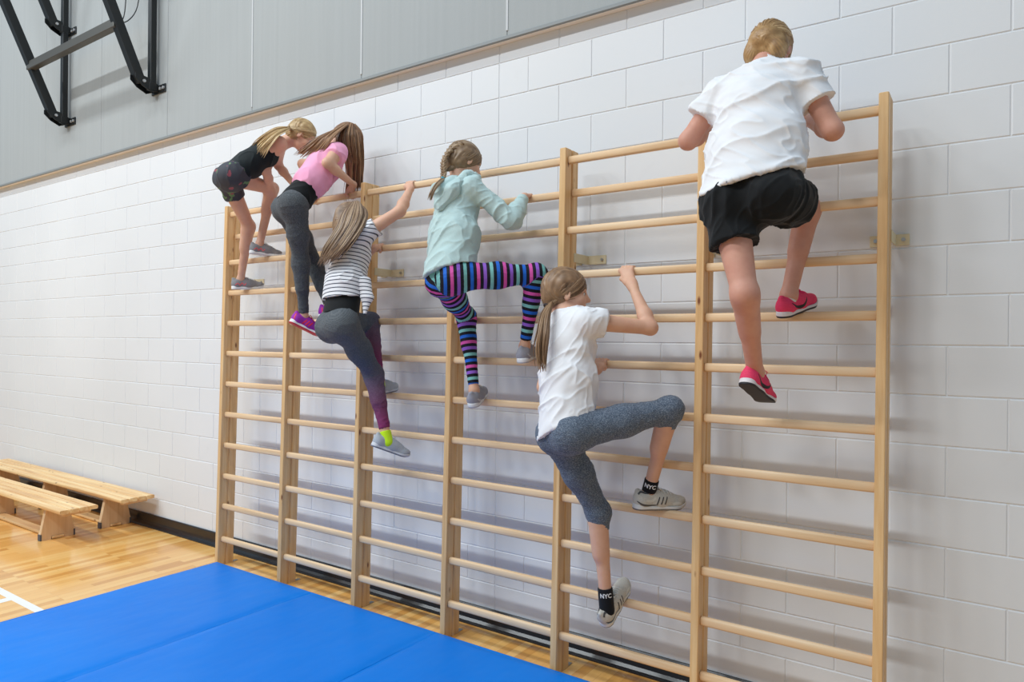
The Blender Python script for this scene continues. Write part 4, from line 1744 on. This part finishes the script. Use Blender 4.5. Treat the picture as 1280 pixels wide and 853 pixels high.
hair_cap(F_, o, HB, flow=lambda T: tie)
comb(F_, tie, 150, seed=5, rad=.0040).build('hair_strands', HB, o)
gs = []
for dx, dy in ((-.012, 0), (-.004, -.012), (.005, .010), (.013, -.002)):
    gs.append([p + Vector((dx * w_, dy * w_, 0)) for p, w_ in zip(GP((689, 379, -.57), (682, 394, -.645), (679, 415, -.69), (676, 440, -.71), (678, 466, -.71)), (.3, 1.2, 1.6, 1.5, .4))])
guides_hair(o, HB, gs, 70, .0052, .005, 'ponytail', seed=4)
tie_band(o, tie + np.array([-.006, -.012, -.006]), (-.3, -.6, -.7), .015, plain('dark_hair_tie', (40, 26, 28), .7))
UPB = upper_mat('silver_mesh_upper', (204, 200, 190), (170, 165, 156))
SOLB = two_tone_sole('white_grey_sole', (120, 116, 110), (224, 224, 222), .008)
PALEB = plain('pale_overlay', (212, 208, 198), .5)
DKB = plain('charcoal_trim', (76, 74, 74), .5)
BLUEB = plain('blue_heel_insert', (42, 130, 176), .4)
def marksB(strip):
    for sg in (-1, 1):
        for q in range(3):
            strip([(.026 + q * .019, .030), (.038 + q * .019, .064)], [.006, .005], sg, DKB, 'stripe', n=4)
        strip([(-.062, .074), (-.050, .084), (-.030, .080), (-.005, .078)], [.006, .007, .006, .004], sg, DKB, 'collar')
        strip([(.105, .028), (.125, .034), (.145, .030), (.165, .022)], [.010, .012, .010, .006], sg, PALEB, 'overlay')
        strip([(-.03, .05), (0, .046), (.02, .060)], [.010, .012, .006], sg, PALEB, 'overlay')
        strip([(-.068, .044), (-.045, .030), (-.01, .025), (.03, .027)], [.003, .010, .008, .002], sg, DKB, 'trim')
def marksB2(strip):
    marksB(strip)
    for sg in (-1, 1):
        strip([(-.066, .034), (-.04, .024), (-.01, .024)], [.004, .008, .003], sg, BLUEB, 'insert')
shoe(o, J['anR'], tR_B, (0, -.1, 1), LB, dict(upper=UPB, sole=SOLB, lace=LACE_W), logo=marksB)
shoe(o, J['anL'], tL_B, (0, -.7, .75), LB, dict(upper=UPB, sole=SOLB, lace=LACE_W), logo=marksB2, lr=-1)
SOCK_B = cloth('black_sock', (18, 20, 26), 3)
TXT = plain('white_sock_lettering', (226, 228, 230), .7)
vd = A3(CAM) - A3(J['anR'])
sock(o, F_, 'R', .0385 * g, .0385 * g, .062, SOCK_B, text='NYC', textmat=TXT, textdir=vd, S=S)
sock(o, F_, 'L', .041 * g, .0405 * g, .075, SOCK_B, text='NYC', textmat=TXT, textdir=A3(CAM) - A3(J['anL']), S=S)

# ------------------------------------------------------------------ C
F_, o = C_, pC; J = F_.J; g = F_.g; S = F_.S
parts_common(F_, o, SKIN2)
MINT = cloth('mint_fleece_jersey', (186, 210, 208), 5, heather=(300, (174, 200, 200), (200, 220, 218)))
hem = pxline((531, 349), (597, 322), -.64)
pr = shirt_prims(F_, .014, hem, .162, .128, .80, .062 * g, mid_w=.142, mid_d=.108, long=True)
up, fw = dirs(F_)
soft('hooded_top', pr, MINT, o, h=.0045,
     folds=[dict(amp=.0066, axis=(.5, -.2, .9), along=3.4, across=13, seed=31), dict(amp=.003, axis=(.9, 0, .5), along=5, across=27, seed=33)])
hb = A3(P(556, 238, -.60))
pr = [seg(P(566, 226, -.53), P(549, 238, -.60), .030, .036, .02), seg(P(549, 238, -.60), P(548, 256, -.61), .036, .022, .02),
      seg(P(585, 219, -.50), P(566, 238, -.585), .024, .034, .02), seg(P(566, 238, -.585), P(552, 258, -.61), .034, .022, .02),
      seg(P(597, 222, -.42), P(585, 219, -.50), .020, .024, .02)]
soft('hood', pr, MINT, o, h=.004, folds=[dict(amp=.005, axis=(-.6, -.3, -.75), along=5, across=34, seed=35)])
cf = []
for sd in 'RL':
    el, wr = A3(J['el' + sd]), A3(J['wr' + sd])
    a = el + (wr - el) * .76; b_ = el + (wr - el) * .93
    soft('cuff', [seg(a, b_, .030 * g + .0105, .0275 * g + .0085, .004, cap=True, capa=True)], MINT, o, h=.0035)
def stripes_mat():
    t = NT('multicolour_stripe_jersey')
    a = t.attr('leg')
    fr = t.math('FRACT', t.math('DIVIDE', t.math('ADD', a, 1.0), .128))
    K = (22, 22, 32)
    cs = [(126, 190, 186), (34, 104, 206), (216, 88, 170), (146, 96, 200)]
    stops = []
    for i, c in enumerate(cs):
        stops += [(i * .25, c), (i * .25 + .125, K)]
    stops[-1] = (.875, K)
    t.l(t.ramp(fr, stops, 'CONSTANT'), t.b.inputs['Base Color'])
    t.b.inputs['Roughness'].default_value = .7
    t.b.inputs['Specular IOR Level'].default_value = .25
    return t.m
soft('leggings', leg_prims(F_, .003, .90, .92), stripes_mat(), o, h=.0042, attrs={'leg': legparam(F_)},
     folds=[dict(amp=.0014, axis=(1, .4, 0), along=8, across=40, seed=36)])
HC = hair_mat('hair_light_brown', (96, 74, 54), (146, 120, 92), (184, 160, 130))
tie = A3(P(557, 214, -.53))
hair_cap(F_, o, HC, flow=lambda T: tie)
comb(F_, tie, 140, seed=15, rad=.0040).build('hair_strands', HC, o)
# plait: two rows of plump overlapping lobes down the back of the head
path = catmull(GP((579, 180, -.44), (563, 190, -.495), (556, 203, -.53), (556, 215, -.55), (555, 223, -.56)), 4)
L = Locks()
for i, p in enumerate(path[1:]):
    tg = unit(path[min(i + 2, len(path) - 1)] - path[i])
    outd = unit(p - A3(J['head'])); sd_ = unit(np.cross(tg, outd))
    rr = .021 * (1 - .42 * i / len(path))
    for sg in (-1, 1):
        a = p + sd_ * sg * rr * .95 - tg * .008 + outd * .003
        b_ = p + sd_ * sg * rr * .45 + tg * .004 + outd * .009
        c_ = p - sd_ * sg * rr * .15 + tg * .014 + outd * .006
        for q in range(4):
            w_ = np.array([random.gauss(0, 1) for _ in range(3)]) * .0016
            L.add([a + w_, (a + b_) / 2 + outd * .004 + w_, b_ + w_, c_ + w_], [rr * .30, rr * .48, rr * .48, rr * .25], random.uniform(.2, .9), ratio=.7, side=outd)
L.build('plait', HC, o)
gs = [[p + Vector((dx, dx, 0)) for p in GP((555, 223, -.57), (547, 230, -.65), (541, 240, -.69), (537, 252, -.69))] for dx in (-.006, 0, .006)]
guides_hair(o, HC, gs, 26, .0045, .003, 'braid_end', seed=9)
tie_band(o, P(555, 224, -.565), (-.5, -.3, -.8), .013, plain('teal_hair_tie', (0, 140, 160), .5))
UPC = upper_mat('grey_mesh_upper', (158, 158, 166), (128, 128, 138))
SOLC = two_tone_sole('pale_grey_sole', (186, 186, 188), (226, 226, 226), .007)
GREYC = plain('pale_grey_overlay', (196, 196, 200), .5)
def marksC(strip):
    for sg in (-1, 1):
        strip([(-.055, .05), (-.04, .036), (-.01, .030)], [.006, .008, .004], sg, GREYC, 'overlay')
shoe(o, J['anR'], tR_C, (0, -.2, 1), LC, dict(upper=UPC, sole=SOLC, lace=LACE_W), logo=marksC)
shoe(o, J['anL'], tL_C, (0, -.2, 1), LC, dict(upper=UPC, sole=SOLC, lace=LACE_W), logo=marksC, lr=-1)

# ------------------------------------------------------------------ D
F_, o = D_, pD; J = F_.J; g = F_.g; S = F_.S
parts_common(F_, o, SKIN2)
def stripe_tee():
    t = NT('white_navy_stripe_jersey')
    a = t.attr('torso')
    fr = t.math('FRACT', t.math('DIVIDE', t.math('ADD', a, 2.0), .0215))
    t.l(t.ramp(fr, [(0, (232, 232, 236)), (.74, (66, 70, 84))], 'CONSTANT'), t.b.inputs['Base Color'])
    t.b.inputs['Roughness'].default_value = .85
    return t.m
hem = pxline((395, 376), (459, 366), -.62)
soft('t_shirt', shirt_prims(F_, .012, hem, .146, .112, .34, .064 * g, .066 * g, mid_w=.136, mid_d=.104, shr=.056), stripe_tee(), o, h=.0042,
     attrs={'torso': torso_axis(F_)},
     folds=[dict(amp=.0046, axis=(.7, -.2, .7), along=4, across=15, seed=41)])
pr = [seg(P(455, 352, -.54), P(459, 372, -.55), .030, .022, .02, s=(1, .3, 0), wa=.045, wb=.034), seg(P(459, 372, -.55), P(456, 392, -.57), .022, .008, .02, s=(1, .3, 0), wa=.034, wb=.010)]
soft('shirt_tail', pr, bpy.data.materials['white_navy_stripe_jersey'], o, h=.004, attrs={'torso': torso_axis(F_)})
up, fw = dirs(F_)
pel = A3(J['pel']); che = A3(J['che']); rp = A3(J['rp'])
soft('waistband', [seg(pel + up * .040, pel + up * .150, .100 * g + .006, .094 * g + .008, .02, s=rp, wa=.150 * g + .004, wb=.138 * g + .006, cap=True, capa=True)],
     BLACK_C, o, h=.0042)
def ombre():
    t = NT('grey_to_plum_jersey')
    a = t.attr('leg')
    n = t.noise(t.coords(scale=(1, 1, 2.2)), 210, 3, .7)
    mr = t.n('ShaderNodeMapRange'); mr.inputs['From Min'].default_value = 0; mr.inputs['From Max'].default_value = .68
    t.l(a, mr.inputs['Value'])
    base = t.ramp(mr.outputs[0], [(0, (70, 76, 82)), (.35, (66, 78, 92)), (.55, (84, 78, 98)), (.78, (104, 58, 88)), (.98, (132, 32, 92))])
    lite = t.ramp(mr.outputs[0], [(0, (128, 132, 134)), (.5, (124, 132, 148)), (.9, (150, 84, 124))])
    band = t.math('MULTIPLY', t.math('GREATER_THAN', t.math('FRACT', t.math('MULTIPLY', a, 130)), .6), t.math('LESS_THAN', a, .12))
    f = t.ramp(n, [(.48, (0, 0, 0)), (.66, (255, 255, 255))])
    c = t.mix(t.math('MULTIPLY', f, .6), base, lite)
    c = t.mix(t.math('MULTIPLY', band, .2), c, lite)
    t.l(c, t.b.inputs['Base Color'])
    t.b.inputs['Roughness'].default_value = .8
    return t.m
soft('leggings', leg_prims(F_, .004, .86, .90, top=.22, waist=.142), ombre(), o, h=.0042, attrs={'leg': legparam(F_)},
     folds=[dict(amp=.0018, axis=(1, .4, 0), along=8, across=34, seed=46)])
HD = hair_mat('hair_dark_blonde', (84, 64, 50), (150, 122, 96), (202, 176, 146))
hair_cap(F_, o, HD, extra=lambda T, ax, s: [ell(T(0, -.08, -.05), (.075 * s, .045 * s, .08 * s), .03, ax)])
gs = [GP((450, 256, -.42), (458, 266, -.46), (455, 280, -.54), (444, 298, -.61), (432, 313, -.64), (420, 326, -.65)),
      GP((449, 253, -.43), (451, 266, -.52), (446, 282, -.58), (436, 300, -.63), (424, 316, -.66), (412, 329, -.66)),
      GP((446, 252, -.44), (442, 267, -.55), (436, 284, -.60), (425, 302, -.65), (414, 318, -.67), (405, 332, -.66)),
      GP((441, 253, -.44), (433, 266, -.54), (427, 284, -.59), (416, 302, -.64), (406, 318, -.66), (400, 333, -.66)),
      GP((438, 256, -.42), (428, 268, -.48), (422, 284, -.55), (411, 302, -.61), (403, 317, -.63), (398, 330, -.64))]
guides_hair(o, HD, gs, 170, .0050, .006, 'long_hair', seed=12, taper=.5, tone=(.0, 1.0))
UPD = upper_mat('pale_grey_knit_upper', (176, 182, 190), (156, 162, 172))
SOLD = two_tone_sole('grey_white_sole', (112, 116, 128), (206, 208, 214), .008)
shoe(o, J['anR'], tR_D, (0, .1, 1), LD, dict(upper=UPD, sole=SOLD))
shoe(o, J['anL'], tL_D, (0, -.2, 1), LD, dict(upper=UPD, sole=SOLD), lr=-1)
NEON = cloth('neon_yellow_sock', (206, 246, 44), 6)
sock(o, F_, 'R', .040 * g, .038 * g, .036, NEON)
sock(o, F_, 'L', .036 * g, .036 * g, .034, NEON)

# ------------------------------------------------------------------ E
F_, o = E_, pE; J = F_.J; g = F_.g; S = F_.S
parts_common(F_, o, SKIN2)
PINKT = cloth('pink_jersey', (246, 172, 204), 6, rough=.9)
hem = pxline((355, 208), (398, 228), -.5)
up, fw = dirs(F_)
che, pel = A3(J['che']), A3(J['pel'])
hp = che - up * .115 * S
soft('undershirt', shirt_prims(F_, .006, (pel - up * .022, -up), .168 * g, .128 * g, 0, mid_w=.140 * g, mid_d=.106 * g), BLACK_C, o, h=.0045,
     folds=[dict(amp=.003, axis=(1, .2, .2), along=4, across=18, seed=51)])
soft('pink_top', shirt_prims(F_, .018, (hp, -unit(up + np.array([.25, 0, -.35]))), .146, .116, .34, .060 * g, .068 * g, mid_w=.134, mid_d=.104), PINKT, o, h=.0045,
     folds=[dict(amp=.0060, axis=(.6, -.2, .8), along=3.6, across=14, seed=53)])
HEA_E = cloth('charcoal_heather_jersey', (76, 80, 84), heather=(220, (52, 56, 60), (118, 122, 126)), weave=600)
soft('leggings', leg_prims(F_, .004, .93, .93, top=.06, waist=.144), HEA_E, o, h=.0042, attrs={'leg': legparam(F_)},
     folds=[dict(amp=.0018, axis=(1, .4, 0), along=8, across=36, seed=56)])
HE = hair_mat('hair_brown', (88, 62, 44), (146, 108, 78), (192, 152, 112))
hair_cap(F_, o, HE)
gs = [GP((425, 160, -.30), (398, 172, -.42), (380, 185, -.47), (367, 196, -.48)),
      GP((430, 157, -.28), (408, 170, -.42), (392, 186, -.46), (378, 198, -.47)),
      GP((434, 156, -.27), (420, 168, -.40), (410, 182, -.44), (404, 194, -.45))]
guides_hair(o, HE, gs, 60, .0052, .006, 'hair_over_shoulder', seed=13)
gs = [GP((428, 158, -.25), (424, 172, -.25), (430, 190, -.19), (434, 215, -.17), (432, 240, -.16), (430, 256, -.16)),
      GP((434, 155, -.23), (434, 170, -.25), (440, 190, -.18), (440, 215, -.16), (440, 232, -.15), (438, 246, -.15)),
      GP((439, 155, -.20), (445, 167, -.21), (448, 188, -.17), (448, 212, -.15), (447, 228, -.14), (446, 240, -.14)),
      GP((443, 156, -.17), (451, 168, -.17), (453, 188, -.15), (453, 210, -.14), (452, 226, -.13), (451, 236, -.13))]
gf = [GP((431, 157, -.25), (422, 168, -.30), (420, 178, -.31), (424, 188, -.29), (430, 200, -.24)),
      GP((436, 155, -.24), (430, 166, -.30), (429, 178, -.31), (433, 190, -.28), (437, 204, -.22)),
      GP((440, 155, -.22), (439, 166, -.27), (439, 178, -.27), (441, 190, -.25), (443, 206, -.20)),
      GP((443, 157, -.19), (447, 168, -.22), (448, 180, -.22), (448, 192, -.20), (448, 208, -.18))]
guides_hair(o, HE, gf, 80, .0056, .005, 'side_hair', seed=16, tone=(0, .9))
guides_hair(o, HE, gs, 120, .0056, .007, 'hanging_hair', seed=14, tone=(0, .9))
UPE = upper_mat('purple_mesh_upper', (160, 44, 176), (128, 26, 150))
SOLE_ = two_tone_sole('white_over_red_sole', (206, 40, 60), (236, 236, 238), .007)
REDE = plain('red_stripe', (226, 40, 76), .5)
def marksE(strip):
    for sg in (-1, 1):
        for q in range(3):
            strip([(.002 + q * .022, .026), (.022 + q * .022, .066)], [.010, .008], sg, REDE, 'stripe', n=5)
        strip([(-.06, .075), (-.062, .05), (-.058, .03)], [.006, .006, .006], sg, REDE, 'trim')
shoe(o, J['anR'], tR_E, (0, .1, 1), LE, dict(upper=UPE, sole=SOLE_, lace=REDE), logo=marksE)
shoe(o, J['anL'], tL_E, (0, -.2, 1), LE, dict(upper=UPE, sole=SOLE_, lace=REDE), logo=marksE, lr=-1)

# ------------------------------------------------------------------ F
F_, o = F6, pF; J = F_.J; g = F_.g; S = F_.S
parts_common(F_, o, SKIN2)
up, fw = dirs(F_)
pel = A3(J['pel']); che = A3(J['che']); rp = A3(J['rp'])
BLK_T = cloth('black_green_jersey', (24, 32, 34), 5, .75)
soft('top', shirt_prims(F_, .008, (pel + up * .015, -up), .160 * g, .122 * g, 0, mid_w=.146 * g, mid_d=.112 * g, shr=.046), BLK_T, o, h=.0045,
     folds=[dict(amp=.0042, axis=(.6, -.2, .7), along=4, across=17, seed=61)])
def shorts_mat():
    t = NT('charcoal_print_shorts')
    n = t.noise(t.coords(), 16, 2)
    n2 = t.noise(t.coords(loc=(3, 1, 2)), 14, 2)
    c = t.ramp(n, [(.62, (62, 64, 72)), (.64, (104, 138, 92))])
    c = t.mix(t.ramp(n2, [(.62, (0, 0, 0)), (.64, (255, 255, 255))]), c, lin((150, 78, 88)))
    t.l(c, t.b.inputs['Base Color']); t.b.inputs['Roughness'].default_value = .75
    return t.m
pr = [seg(pel - up * .02, pel + up * .09, .110 * g, .102 * g, .05, s=rp, wa=.150 * g, wb=.145 * g, cap=True)]
for sd, fr, ra, rb in (('R', .20, .094, .096), ('L', .34, .094, .092)):
    hip, kn = A3(J['hip' + sd]), A3(J['kn' + sd])
    pr.append(seg(hip + up * .01, hip + (kn - hip) * fr, ra * g, rb * g, .03, cap=True))
    pr.append(ell(hip - fw * .025, (.086 * g,) * 3, .05))
soft('shorts', pr, shorts_mat(), o, h=.0045, folds=[dict(amp=.004, axis=(.1, .1, 1), along=5, across=18, seed=63)])
HF = hair_mat('hair_blonde', (130, 100, 66), (190, 158, 110), (232, 208, 160))
tie = A3(P(361, 160, -.33))
hair_cap(F_, o, HF, flow=lambda T: tie)
comb(F_, tie, 130, seed=25, rad=.0042).build('hair_strands', HF, o)
gs = [GP((362, 159, -.33), (346, 160, -.40), (332, 168, -.44), (320, 178, -.46), (314, 188, -.46)),
      GP((362, 160, -.33), (347, 165, -.42), (335, 174, -.46), (326, 184, -.48), (322, 193, -.48)),
      GP((362, 161, -.33), (350, 168, -.42), (342, 178, -.46), (334, 188, -.48), (329, 196, -.48))]
guides_hair(o, HF, gs, 60, .0050, .007, 'ponytail', seed=18)
tie_band(o, tie, (-.8, -.5, 0), .014, plain('pale_hair_tie', (206, 180, 150), .7))
UPF = upper_mat('grey_knit_upper', (146, 144, 146), (112, 112, 116))
CORAL = plain('coral_overlay', (238, 96, 104), .6)
def marksF(strip):
    for sg in (-1, 1):
        strip([(-.050, .036), (-.030, .050), (-.014, .034), (.004, .052), (.020, .034), (.034, .050)], [.006] * 3, sg, CORAL, 'overlay')
SOLF = two_tone_sole('white_sole', (214, 214, 216), (236, 236, 236), .007)
shoe(o, J['anR'], tR_F, (0, -.1, 1), LF, dict(upper=UPF, sole=SOLF, lace=LACE_W), logo=marksF)
shoe(o, J['anL'], tL_F, (0, -.1, 1), LF, dict(upper=UPF, sole=SOLF, lace=LACE_W), logo=marksF, lr=-1)

# ------------------------------------------------------------------ light
w = bpy.data.worlds.new('gym_air')
SC.world = w
w.use_nodes = True
bg = w.node_tree.nodes['Background']
bg.inputs['Color'].default_value = (0.60, 0.80, 1.0, 1)
bg.inputs['Strength'].default_value = 0.42
for row, (ly, pw) in enumerate(((-3.4, 150), (-7.2, 340))):
    for k in range(5):
        ld = bpy.data.lights.new('ceiling_lamp', 'AREA')
        ld.shape = 'RECTANGLE'; ld.size = 1.3; ld.size_y = .5
        ld.energy = pw * .5
        ld.color = (.91, .965, 1.0)
        lo = bpy.data.objects.new('ceiling_lamp', ld)
        COL.objects.link(lo)
        lo.location = (-11.2 + k * 2.3, ly, 8.2)
        lo.rotation_euler = (math.radians(8), 0, 0)

SC.view_settings.view_transform = 'Standard'
SC.view_settings.look = 'None'
SC.view_settings.gamma = 1.0
SC.view_settings.use_curve_mapping = False
SC.view_settings.exposure = 0.0
